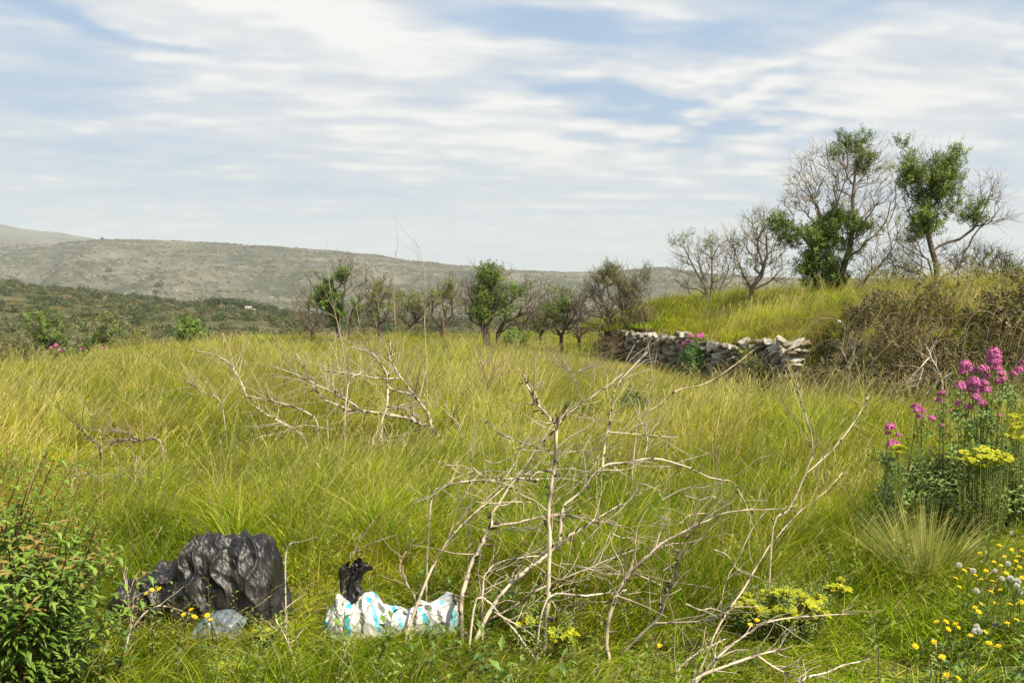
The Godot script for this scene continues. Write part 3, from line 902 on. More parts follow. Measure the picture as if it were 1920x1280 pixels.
# deep: depth at the start and at the end of the traced line
func traced(list: Array, d0: float, d1: float, root: bool) -> Array:
	var out := []
	for k in list.size():
		var p := spot(list[k][0], list[k][1], lerpf(d0, d1, float(k) / (list.size() - 1)))
		out.append(p)
	if root:
		var a: Vector3 = out[0]
		var g := height(a.x, a.z)
		if a.y > g - 0.01:
			out.push_front(Vector3(a.x - (out[1].x - a.x) * 0.3, g - 0.03, a.z + 0.02))
	return out

# stems: [points, depth at start, depth at end, radius at start, at end]; the first is the stem, the others grow from it
func dead_branch(label: String, group: String, stems: Array, seed_: int, col := Color(0.40, 0.345, 0.27), twigs := 3, fork := 0.25) -> void:
	rng.seed = seed_
	var first := traced(stems[0][0], stems[0][1], stems[0][2], true)
	var o := thing("dead_branch", first[0], label, "dead branch", group)
	for k in stems.size():
		var s: Array = stems[k]
		var pts := first if k == 0 else traced(s[0], s[1], s[2], false)
		var own := []
		for p in pts:
			own.append(p - o.position)
		dead_wood("stem" if k == 0 else "side_branch", o, own, s[3], s[4], col, twigs, true, fork)

func make_dead_wood() -> void:
	var heap := "bleached dead branches of the near brush heap"
	var pale := Color(0.46, 0.40, 0.315)
	var warm := Color(0.41, 0.345, 0.265)
	var ash := Color(0.27, 0.235, 0.19)
	dead_branch("straight upright bleached branch in the middle of the near heap, bent left at its top", heap, [[[[1020, 1225], [1027, 1130], [1030, 1030], [1030, 960], [1037, 890], [1044, 805], [1030, 785], [1000, 745], [981, 702]], 4.15, 4.1, 0.0115, 0.0055]], 201, Color(0.50, 0.43, 0.34), 3)
	dead_branch("long branch leaning up to the right behind the upright one in the near heap", heap, [[[[868, 1235], [865, 1140], [875, 1080], [900, 1025], [920, 985], [925, 960], [972, 890], [1030, 815], [1065, 775], [1115, 740], [1170, 700]], 4.2, 4.75, 0.0125, 0.003], [[[920, 987], [970, 980], [1025, 967], [1070, 967], [1115, 975], [1165, 985]], 4.45, 4.5, 0.007, 0.003]], 202, warm, 4)
	dead_branch("thin branch rising behind the white bag at the left side of the near heap", heap, [[[[750, 1235], [790, 1110], [830, 1030], [865, 985], [910, 945], [950, 910]], 4.2, 4.6, 0.0075, 0.003]], 203, warm, 4)
	dead_branch("thick forked branch with a high arching arm to the right in the near heap", heap, [[[[885, 1235], [900, 1180], [935, 1120], [980, 1075], [1020, 1045], [1060, 1010], [1100, 985], [1130, 965], [1167, 945]], 4.2, 4.5, 0.012, 0.004], [[[1050, 1015], [1051, 985], [1057, 950], [1090, 920], [1130, 875], [1175, 867], [1230, 860], [1280, 872], [1330, 895], [1375, 905], [1400, 950], [1410, 978]], 4.35, 4.5, 0.0085, 0.002], [[[1130, 875], [1135, 830], [1145, 785], [1152, 735], [1180, 695], [1215, 660]], 4.4, 4.6, 0.0065, 0.0028], [[[1142, 810], [1210, 815], [1270, 820]], 4.45, 4.5, 0.004, 0.0016], [[[1210, 858], [1214, 830], [1212, 805]], 4.44, 4.46, 0.003, 0.0015]], 204, pale, 3)
	dead_branch("slender spurred branch slanting low to the right across the middle of the near heap", heap, [[[[890, 1175], [960, 1140], [1010, 1105], [1070, 1080], [1140, 1050], [1200, 1027]], 4.35, 4.15, 0.008, 0.003]], 205, pale, 4)
	dead_branch("thick branch arching over to the right, lowest big arc of the near heap", heap, [[[[1140, 1240], [1140, 1170], [1165, 1100], [1205, 1050], [1255, 1010], [1315, 980], [1370, 960], [1425, 955], [1495, 957]], 4.05, 4.1, 0.012, 0.0022]], 206, Color(0.42, 0.355, 0.28), 4)
	dead_branch("dark knobbly branch rising inside the big low arc of the near heap", heap, [[[[1175, 1215], [1230, 1165], [1250, 1120], [1265, 1080], [1275, 1035], [1300, 995]], 4.15, 3.95, 0.0105, 0.003], [[[1230, 1168], [1305, 1165], [1345, 1160]], 4.1, 4.05, 0.005, 0.002]], 207, ash, 4)
	dead_branch("short white horizontal stick crossing the foot of the upright branch", heap, [[[[1026, 1122], [1100, 1117], [1175, 1107]], 4.12, 4.15, 0.006, 0.004]], 208, Color(0.52, 0.46, 0.37), 1)
	dead_branch("pale branch low at the bottom right of the heap, its tip dark and thin", heap, [[[[1305, 1278], [1355, 1225], [1400, 1190], [1445, 1165], [1530, 1155], [1610, 1150]], 3.75, 3.9, 0.0085, 0.0016]], 209, pale, 3, 0.18)
	dead_branch("pale forked branch below the yellow spurge, its tip turned up", heap, [[[[1300, 1275], [1370, 1245], [1420, 1230], [1460, 1215], [1475, 1185]], 3.75, 3.75, 0.0085, 0.004], [[[1420, 1228], [1460, 1255], [1505, 1277]], 3.75, 3.7, 0.006, 0.003]], 210, pale, 2, 0.15)
	dead_branch("bare white stick lying to the right at the bottom edge under the spurge", heap, [[[[1500, 1279], [1550, 1260], [1590, 1245], [1635, 1235]], 3.72, 3.8, 0.006, 0.003]], 211, Color(0.50, 0.44, 0.36), 1, 0.12)
	dead_branch("tall thin forked pale branch at the right of the near heap, pointing at the wall", heap, [[[[1450, 990], [1480, 955], [1510, 890], [1525, 835], [1510, 775], [1497, 730], [1492, 705]], 4.5, 4.5, 0.0055, 0.0025], [[[1510, 890], [1560, 845], [1600, 795], [1620, 760], [1630, 737]], 4.5, 4.7, 0.0042, 0.0025]], 212, Color(0.47, 0.40, 0.31), 1, 0.14)
	dead_branch("long thin slanting branch right of the near heap, from the spurge up to the right", heap, [[[[1307, 1275], [1350, 1170], [1385, 1120], [1415, 1070], [1450, 1015], [1500, 960], [1550, 920], [1580, 885]], 3.85, 4.3, 0.006, 0.002]], 213, Color(0.45, 0.37, 0.27), 1, 0.15)
	dead_branch("thin pale twig standing left of the long slanting branch", heap, [[[[1357, 1105], [1385, 1045], [1415, 985], [1440, 955]], 4.4, 4.45, 0.0036, 0.0018]], 214, pale, 1, 0.12)
	dead_branch("curved bright branch arching to the left at the heap's left shoulder", heap, [[[[807, 945], [835, 912], [880, 902], [920, 900], [970, 897], [1010, 900]], 4.7, 4.55, 0.0045, 0.0065], [[[865, 940], [905, 885], [980, 890], [1020, 882], [1080, 877]], 4.72, 4.6, 0.0045, 0.002]], 215, pale, 3)
	dead_branch("dark spurred twig lying flat across the top of the near heap", heap, [[[[890, 808], [940, 815], [980, 830], [1040, 845], [1095, 845], [1150, 838]], 4.85, 4.7, 0.005, 0.002]], 216, ash, 4)
	dead_branch("white stick crossing down to the right at the lower left of the heap", heap, [[[[895, 1122], [950, 1165], [1000, 1230], [1020, 1262]], 4.1, 3.98, 0.006, 0.003], [[[925, 1146], [980, 1178], [1020, 1206]], 4.06, 4.1, 0.004, 0.002]], 217, Color(0.50, 0.44, 0.36), 2, 0.15)
	dead_branch("small crooked branch just right of the white bag", heap, [[[[779, 1128], [766, 1100], [750, 1068], [755, 1045], [777, 1010]], 4.35, 4.4, 0.0042, 0.002]], 218, Color(0.42, 0.33, 0.27), 2, 0.15)
	dead_branch("bent branch with a pale elbow in the lower left of the near heap", heap, [[[[905, 1195], [905, 1105], [915, 1070], [950, 1050], [1010, 1042]], 4.25, 4.3, 0.0065, 0.003]], 219, pale, 4)
	dead_branch("long thin tan cane slanting towards the wall, standing behind the near heap", heap, [[[[1195, 802], [1235, 760], [1270, 732], [1320, 720], [1370, 690], [1415, 655]], 7.0, 7.2, 0.008, 0.003]], 220, Color(0.44, 0.35, 0.24), 1, 0.2)
	dead_branch("forked white stick standing in front of the black bag's left end", heap, [[[[227, 1272], [240, 1194], [262, 1160], [289, 1137], [322, 1137]], 3.95, 3.95, 0.0075, 0.003], [[[244, 1182], [240, 1122], [231, 1074]], 3.95, 3.98, 0.0048, 0.002], [[[247, 1164], [248, 1130], [256, 1098]], 3.95, 3.9, 0.004, 0.002]], 221, Color(0.52, 0.46, 0.38), 1, 0.1)
	dead_branch("upright thin white stick at the right end of the black bag", heap, [[[[536, 1168], [536, 1040], [553, 1015]], 4.25, 4.25, 0.005, 0.0032]], 222, Color(0.46, 0.40, 0.32), 2, 0.1)
	dead_branch("slanting stick at the bottom between the black bag and the white bag", heap, [[[[566, 1278], [540, 1205], [516, 1160]], 3.85, 4.05, 0.006, 0.003], [[[560, 1268], [525, 1250], [484, 1239]], 3.86, 3.9, 0.004, 0.002]], 223, pale, 1, 0.12)
	dead_branch("pair of fine dark twigs rising behind the black film of the white bag", heap, [[[[655, 1050], [665, 1034], [700, 1017], [744, 1002]], 4.6, 4.65, 0.003, 0.0014], [[[660, 1043], [678, 1008], [709, 964]], 4.6, 4.65, 0.003, 0.0014]], 224, ash, 1, 0.1)
	dead_branch("thin weathered stick in the grass before the white bag", heap, [[[[648, 1228], [641, 1160], [635, 1088]], 4.0, 4.05, 0.003, 0.0016]], 225, pale, 0)
	dead_branch("short stick slanting out of the leafy shrub at the bottom left corner", heap, [[[[15, 1282], [60, 1248], [101, 1212]], 3.35, 3.4, 0.005, 0.003]], 226, warm, 0)
	dead_branch("low pale crooked branch at the very bottom below the arching branch", heap, [[[[1275, 1252], [1315, 1220], [1365, 1195]], 3.9, 3.95, 0.0065, 0.003]], 227, pale, 2, 0.15)
	rng.seed = 2300
	for k in 34:
		var x := rnd(790, 1350)
		var y := rnd(840, 1160)
		var a := rnd(-0.9, 0.5) + (PI if rng.randf() < 0.4 else 0.0)
		var l := rnd(60, 150)
		var d := rnd(4.1, 4.7)
		var p := []
		for j in 4:
			p.append([x + cos(a) * l * j / 3.0 + rnd(-7, 7), y + sin(a) * l * j / 3.0 + rnd(-9, 9)])
		var o := thing("dead_twig", spot(x, y, d), "thin bare twig tangled in the near brush heap", "dead twig", "fine twigs tangled in the near heap")
		var own := []
		for q in traced(p, d, d + rnd(-0.15, 0.15), false):
			own.append(q - o.position)
		dead_wood("stem", o, own, rnd(0.0022, 0.0038), 0.0012, pale if k % 3 == 0 else (warm if k % 3 == 1 else ash), 2, true, 0.14)
	var second := "dead branches of the brush heap further back"
	var g := Color(0.40, 0.345, 0.28)
	dead_branch("large many-armed dead limb, main piece of the farther brush heap", second, [[[[826, 822], [808, 800], [787, 794], [766, 784], [725, 776], [686, 771], [654, 768], [633, 759], [602, 745], [584, 719], [568, 688], [555, 662]], 9.7, 9.4, 0.026, 0.006], [[[680, 771], [646, 748], [615, 732], [584, 716], [553, 701], [516, 688]], 9.55, 9.3, 0.014, 0.004], [[[808, 800], [803, 776], [787, 753], [774, 737], [751, 706], [732, 675], [730, 667], [732, 636]], 9.7, 9.9, 0.016, 0.005], [[[774, 740], [730, 727], [725, 703], [714, 682], [699, 664], [675, 654], [657, 650]], 9.75, 9.6, 0.013, 0.004], [[[751, 709], [722, 710], [691, 706], [646, 698], [607, 693]], 9.8, 9.6, 0.012, 0.004], [[[727, 729], [725, 761], [717, 789], [712, 820], [683, 849]], 9.7, 9.2, 0.013, 0.006], [[[725, 761], [745, 763], [764, 771], [782, 787]], 9.6, 9.7, 0.012, 0.008], [[[790, 802], [761, 815], [756, 836], [748, 849]], 9.7, 9.4, 0.011, 0.005]], 241, g, 5, 0.5)
	dead_branch("pale straight branch slanting down to the right at the left of the farther heap", second, [[[[568, 819], [527, 792], [495, 774], [480, 763]], 9.3, 9.4, 0.013, 0.006]], 242, Color(0.46, 0.40, 0.33), 3, 0.4)
	dead_branch("long grey branch lying across the left half of the farther heap", second, [[[[594, 794], [576, 774], [553, 763], [516, 753], [490, 748], [462, 742]], 9.5, 9.6, 0.013, 0.006], [[[462, 742], [451, 716], [433, 685], [407, 667], [360, 655]], 9.6, 10.0, 0.009, 0.004]], 243, g, 4, 0.5)
	dead_branch("low pale twig along the near edge of the farther heap", second, [[[[480, 823], [516, 815], [542, 807], [566, 797], [594, 800], [628, 806]], 9.3, 9.3, 0.008, 0.004]], 244, Color(0.44, 0.38, 0.31), 3, 0.35)
	dead_branch("short upright twig at the near edge of the farther heap", second, [[[[615, 820], [615, 781], [631, 766]], 9.3, 9.3, 0.008, 0.004]], 245, g, 1, 0.25)
	dead_branch("thin white twig crossing the top of the farther heap to its right", second, [[[[652, 724], [680, 698], [704, 677]], 9.4, 9.5, 0.008, 0.004]], 246, Color(0.47, 0.42, 0.35), 2, 0.3)
	dead_branch("thin upright twig at the far side of the farther heap", second, [[[[645, 760], [641, 737], [633, 680], [618, 641]], 9.8, 9.9, 0.009, 0.004]], 247, g, 3, 0.4)
	dead_branch("grey twig low in the grass left of the farther heap", second, [[[[415, 757], [383, 737], [352, 716]], 9.6, 9.8, 0.008, 0.004]], 248, g, 3, 0.4)
	dead_branch("dark upright spur at the right of the farther heap", second, [[[[770, 770], [778, 735], [788, 696]], 9.7, 9.7, 0.010, 0.004]], 249, ash, 3, 0.35)
	dead_branch("curved twig standing in the grass right of the farther heap", second, [[[[862, 800], [835, 772], [815, 752]], 9.3, 9.4, 0.006, 0.003]], 250, g, 2, 0.4)
	var lone := "dead branches lying alone in the grass"
	dead_branch("knotty brown branch lying alone in the grass above the leafy shrub", lone, [[[[298, 826], [262, 826], [230, 826], [205, 832]], 8.7, 8.7, 0.020, 0.008], [[[262, 826], [240, 812], [210, 806], [190, 803]], 8.7, 8.8, 0.011, 0.004]], 261, Color(0.25, 0.20, 0.16), 3, 0.4)
	dead_branch("black crooked twig in the grass left of the knotty lone branch", lone, [[[[185, 838], [162, 818], [148, 800], [130, 786]], 8.7, 8.9, 0.011, 0.004]], 262, Color(0.10, 0.085, 0.07), 3, 0.4)
	dead_branch("thin grey branch arching in the grass behind the black bag", lone, [[[[250, 935], [254, 905], [252, 882], [256, 855]], 6.9, 7.1, 0.007, 0.003]], 263, g, 2, 0.3)
	dead_branch("grey twig in the grass behind the leafy shrub, bowed over to the right", lone, [[[[135, 905], [155, 888], [172, 890], [192, 900]], 6.6, 6.7, 0.005, 0.003]], 264, g, 2, 0.25)
	dead_branch("tangle of grey twigs in mid-field left of the tan cane", lone, [[[[910, 745], [915, 720], [905, 690], [920, 668]], 12.5, 12.5, 0.012, 0.004], [[[912, 725], [935, 705], [955, 695]], 12.5, 12.6, 0.007, 0.003]], 265, Color(0.28, 0.23, 0.19), 5, 0.7)
	dead_branch("grey twig tangle in the grass below the slim almond tree", lone, [[[[1085, 735], [1075, 705], [1062, 690], [1040, 672]], 13.0, 13.2, 0.011, 0.004], [[[1075, 705], [1095, 690], [1110, 690]], 13.0, 13.0, 0.007, 0.003]], 266, Color(0.30, 0.26, 0.22), 6, 0.7)
	dead_branch("forked bleached branch hanging on the brambles above the dark hollow", "dead branches caught on the bank", [[[[1768, 722], [1762, 700], [1748, 672], [1738, 650], [1734, 645]], 10.6, 10.7, 0.012, 0.005], [[[1745, 668], [1725, 690], [1702, 715]], 10.6, 10.5, 0.009, 0.004], [[[1732, 690], [1724, 715], [1718, 725]], 10.55, 10.5, 0.007, 0.004]], 267, Color(0.46, 0.41, 0.35), 2, 0.3)
	dead_branch("straight grey stick leaning on the brambles beside the pink valerian", "dead branches caught on the bank", [[[[1735, 745], [1755, 720], [1790, 695]], 10.2, 10.2, 0.008, 0.004]], 268, Color(0.38, 0.34, 0.29), 1, 0.2)
	dead_branch("upright dead sapling before the brambles, right of the pale wall end", "dead branches caught on the bank", [[[[1590, 775], [1590, 730], [1592, 690], [1585, 668], [1575, 650]], 12.3, 12.4, 0.012, 0.004], [[[1591, 690], [1600, 670], [1597, 650]], 12.3, 12.3, 0.006, 0.003]], 269, Color(0.34, 0.30, 0.25), 3, 0.4)
	# tall dry flower stems rising out of the grass
	var stems := "tall dry flower stems in the field"
	var tall := [
		["thin reddish dry stem rising in mid-field, left of the pair", [[868, 860], [862, 780], [850, 720], [838, 650], [826, 560]], 8.5], ["dry forked stem reaching highest against the sky, right of the farther heap", [[800, 700], [796, 600], [797, 520], [790, 478], [775, 448]], 9.5],
		["brown dry stem right of the reddish one in mid-field", [[880, 860], [872, 790], [880, 720], [884, 670]], 8.8], ["pale dry stem standing before the left end of the orchard row", [[650, 720], [640, 640], [622, 560], [612, 482]], 11.0], ["thin pale stem before the first orchard tree, right of the other", [[705, 720], [690, 660], [672, 600], [660, 510]], 11.5],
		["brown dry stem leaning right beside the tall forked pale branch", [[1545, 860], [1530, 815], [1512, 780], [1490, 745]], 6.2], ["second brown stem crossing the leaning one, right side of the grass", [[1530, 862], [1505, 810], [1480, 770], [1462, 740]], 6.3], ["straw stem standing alone right of the near heap's top", [[1254, 880], [1250, 840], [1242, 800], [1237, 782]], 5.6],
		["bleached short stem upright behind the arching arm of the near heap", [[1354, 930], [1348, 880], [1344, 850], [1346, 815]], 5.3], ["dry stem in front of the wall's middle", [[1225, 740], [1222, 690], [1216, 650], [1212, 610]], 12.0], ["bare stem on the left of the sky line near the farther heap", [[742, 700], [741, 620], [738, 540], [742, 470]], 11.8],
	]
	var n := 300
	for e in tall:
		n += 1
		rng.seed = n
		var d: float = e[2]
		var p := traced(e[1], d, d, true)
		var o := thing("dry_stem", p[0], e[0], "dry stem", stems)
		var own := []
		for q in p:
			own.append(q - o.position)
		dead_wood("stem", o, own, 0.00062 * d, 0.00024 * d, Color(0.30, 0.225, 0.15) if n % 2 else Color(0.38, 0.31, 0.21), 3, false, 0.05 * d * 0.6)

# ------------------------------------------------------------------ dry-stone wall

# A rough stone about one unit across: a cube rounded, hacked flat in places and dented.
func stone_shape(seed_: int, m: Material) -> ArrayMesh:
	rng.seed = seed_
	var f := fbm(seed_, 0.9, 3)
	var cuts := []
	for k in 12:
		cuts.append([in_ball().normalized(), rnd(0.26, 0.48)])
	var s := Shape.new()
	var flat := Shape.new()
	var n := 4
	for face in 6:
		var axis := Vector3.ZERO
		axis[face / 2] = 1.0 if face % 2 else -1.0
		var u := Vector3(axis.y, axis.z, axis.x)
		var w := axis.cross(u)
		var first := s.v.size()
		for a in n + 1:
			for b in n + 1:
				var p := axis + u * (2.0 * a / n - 1.0) + w * (2.0 * b / n - 1.0)
				p = p.normalized() * pow(pow(absf(p.normalized().x), 5.0) + pow(absf(p.normalized().y), 5.0) + pow(absf(p.normalized().z), 5.0), -0.2) * 0.5
				for c in cuts:
					var over: float = p.dot(c[0]) - c[1]
					if over > 0.0:
						p -= c[0] * over
				p *= 1.0 + 0.13 * f.get_noise_3dv(p * 2.2)
				var g := 1.0 + 0.35 * f.get_noise_3dv(p * 3.0 + Vector3(9, 9, 9))
				s.v.append(p); s.n.append(Vector3.ZERO); s.c.append(Color(g, g, g * 0.98))
		for a in n:
			for b in n:
				var k := first + a * (n + 1) + b
				for t in [[k, k + 1, k + n + 1], [k + 1, k + n + 2, k + n + 1]]:
					var e := (s.v[t[1]] - s.v[t[0]]).cross(s.v[t[2]] - s.v[t[0]])
					if e.dot(s.v[t[0]]) > 0.0:
						flat.tri(s.v[t[0]], s.v[t[2]], s.v[t[1]], s.c[t[0]])
					else:
						flat.tri(s.v[t[0]], s.v[t[1]], s.v[t[2]], s.c[t[0]])
	return flat.mesh(m)

func make_wall() -> void:
	var start := Vector2(4.95, -15.6)
	var end := Vector2(3.05, -24.6)
	var run := (end - start).normalized()
	var out := Vector2(-run.y, run.x)
	if out.x > 0.0: out = -out
	var length := start.distance_to(end)
	var base := Vector3(start.x, height(start.x - 0.3, start.y), start.y)
	var o := thing("stone_wall", base, "old dry-stone terrace wall of grey rubble with a broken pale end", "stone wall")
	var shapes := []
	for k in 9:
		shapes.append(stone_shape(500 + k, M.stone))
	var tones := [M.stone, M.stone_dark, M.stone_brown, M.stone_pale]
	rng.seed = 77
	var count := 0
	var y := -0.06
	var course := 0
	while y < 0.86:
		var tall := rnd(0.095, 0.165)
		var x := rnd(-0.1, 0.1)
		while x < length:
			var long := rnd(0.15, 0.32)
			var top := 0.90 - 0.10 * (x / length) + 0.05 * sin(x * 1.7)
			if y + tall * 0.5 < top:
				var p := start + run * (x + long * 0.5) + out * (0.06 + rnd(-0.05, 0.07))
				var b := Basis(Vector3.UP, atan2(-run.y, run.x) + rnd(-0.25, 0.25)) * Basis(Vector3(0, 0, 1), rnd(-0.45, 0.45)) * Basis(Vector3.RIGHT, rnd(-0.5, 0.5)) * Basis.from_scale(Vector3(long * rnd(0.95, 1.3), tall * rnd(0.85, 1.6), rnd(0.22, 0.34)))
				var st := MeshInstance3D.new()
				st.name = "stone"
				st.mesh = shapes[rng.randi() % shapes.size()]
				var last := y + tall * 1.5 > top
				st.material_override = tones[3] if ((last and rng.randf() < 0.75) or x < 0.45) else tones[rng.randi() % 3]
				st.transform = Transform3D(b, Vector3(p.x, height(p.x - 0.35, p.y) + y + tall * 0.5, p.y) - base)
				o.add_child(st, true)
				count += 1
			x += long
		y += tall
		course += 1
	# the broken end: pale slabs stacked towards the camera
	var slabs := [[1492, 704, 0.30, 0.16, 0.0, 3], [1494, 688, 0.38, 0.15, 0.03, 3], [1493, 674, 0.38, 0.11, -0.05, 3], [1508, 668, 0.26, 0.12, 0.1, 2], [1484, 662, 0.22, 0.11, 0.1, 2], [1500, 655, 0.34, 0.10, 0.25, 3], [1492, 645, 0.36, 0.11, -0.35, 3], [1510, 644, 0.24, 0.12, -0.2, 4], [1478, 646, 0.20, 0.14, 0.2, 0], [1518, 662, 0.22, 0.16, 0.3, 4], [1468, 640, 0.18, 0.13, 0.5, 0], [1516, 690, 0.2, 0.15, 0.2, 2]]
	tones.append(M.stone_tan)
	for e in slabs:
		var st := MeshInstance3D.new()
		st.name = "stone"
		st.mesh = shapes[rng.randi() % shapes.size()]
		st.material_override = tones[e[5]]
		st.transform = Transform3D(Basis(Vector3.UP, rnd(-0.3, 0.3)) * Basis(Vector3(0, 0, 1), -e[4]) * Basis.from_scale(Vector3(e[2] * 1.1, e[3] * 1.15, 0.34)), spot(e[0], e[1], 15.25) - base)
		o.add_child(st, true)

# ------------------------------------------------------------------ rubbish

# A crumpled mound of plastic: profile [x, height, half depth], all metres from its base.
func mound(profile: Array, seed_: int, nx: int, ny: int, crease: float, front: float, tint: Callable) -> Shape:
	var big := fbm(seed_, 6.0, 1, FastNoiseLite.TYPE_CELLULAR)
	var fine := fbm(seed_ + 1, 17.0, 1, FastNoiseLite.TYPE_CELLULAR)
	for f in [big, fine]:
		f.cellular_return_type = FastNoiseLite.RETURN_DISTANCE2_SUB
		f.fractal_type = FastNoiseLite.FRACTAL_NONE
		f.domain_warp_enabled = true
		f.domain_warp_amplitude = 0.05
		f.domain_warp_frequency = 6.0
	var wave := fbm(seed_ + 2, 3.0, 2)
	var s := Shape.new()
	var x0: float = profile[0][0]
	var x1: float = profile[-1][0]
	var hs := []
	var ws := []
	for e in profile:
		hs.append([e[0], e[1]]); ws.append([e[0], e[2]])
	for k in nx + 1:
		var x := lerpf(x0, x1, float(k) / nx)
		var h := along(hs, x)
		var w := along(ws, x)
		for j in ny + 1:
			var q := PI * j / ny
			var p := Vector3(x, h * pow(maxf(sin(q), 0.0), 0.75), w * cos(q) * (front if j < ny / 2 else 1.0))
			# film drawn into sharp ridges with slack hollows between, then finer ones
			var slant := Vector3(p.x * 0.9 + p.y * 0.5, p.y * 0.9 - p.x * 0.45, p.z)
			var fold := -crease * (big.get_noise_3dv(slant * Vector3(1.0, 0.55, 1.0)) + 0.5) - crease * 0.34 * (fine.get_noise_3dv(slant * Vector3(1.0, 0.6, 1.0)) + 0.5)
			var fan := atan2(p.y - 0.62, p.x - 0.10) * 9.0 + wave.get_noise_3dv(p) * 3.0
			fold -= crease * 0.75 * pow(absf(sin(fan)), 0.55) * smoothstep(0.05, 0.26, Vector2(p.x - 0.10, p.y - 0.62).length())
			var o := Vector3(0.25 * (x - (x0 + x1) * 0.5), sin(q) * 0.9, cos(q)).normalized()
			p += o * fold * (0.35 + 0.65 * sin(q))
			p.y = maxf(p.y, -0.02)
			s.v.append(p); s.n.append(Vector3.ZERO)
			s.c.append(tint.call(p)); s.t.append(Vector2(float(k) / nx, float(j) / ny))
	for k in nx:
		for j in ny:
			var c := k * (ny + 1) + j
			for t in [[c, c + 1, c + ny + 1], [c + 1, c + ny + 2, c + ny + 1]]:
				var e := (s.v[t[1]] - s.v[t[0]]).cross(s.v[t[2]] - s.v[t[0]])
				for q in t:
					s.i.append(q); s.n[q] -= e
	for k in s.n.size():
		s.n[k] = s.n[k].normalized()
	return s

func sheet(nu: int, nv: int, at: Callable, col: Callable) -> Shape:
	var s := Shape.new()
	for a in nu + 1:
		for b in nv + 1:
			var p: Vector3 = at.call(float(a) / nu, float(b) / nv)
			s.v.append(p); s.n.append(Vector3.ZERO); s.c.append(col.call(p)); s.t.append(Vector2(float(a) / nu, float(b) / nv))
	for a in nu:
		for b in nv:
			var c := a * (nv + 1) + b
			for t in [[c, c + 1, c + nv + 1], [c + 1, c + nv + 2, c + nv + 1]]:
				var e := (s.v[t[1]] - s.v[t[0]]).cross(s.v[t[2]] - s.v[t[0]])
				for q in t:
					s.i.append(q); s.n[q] -= e
	for k in s.n.size():
		s.n[k] = s.n[k].normalized()
	return s

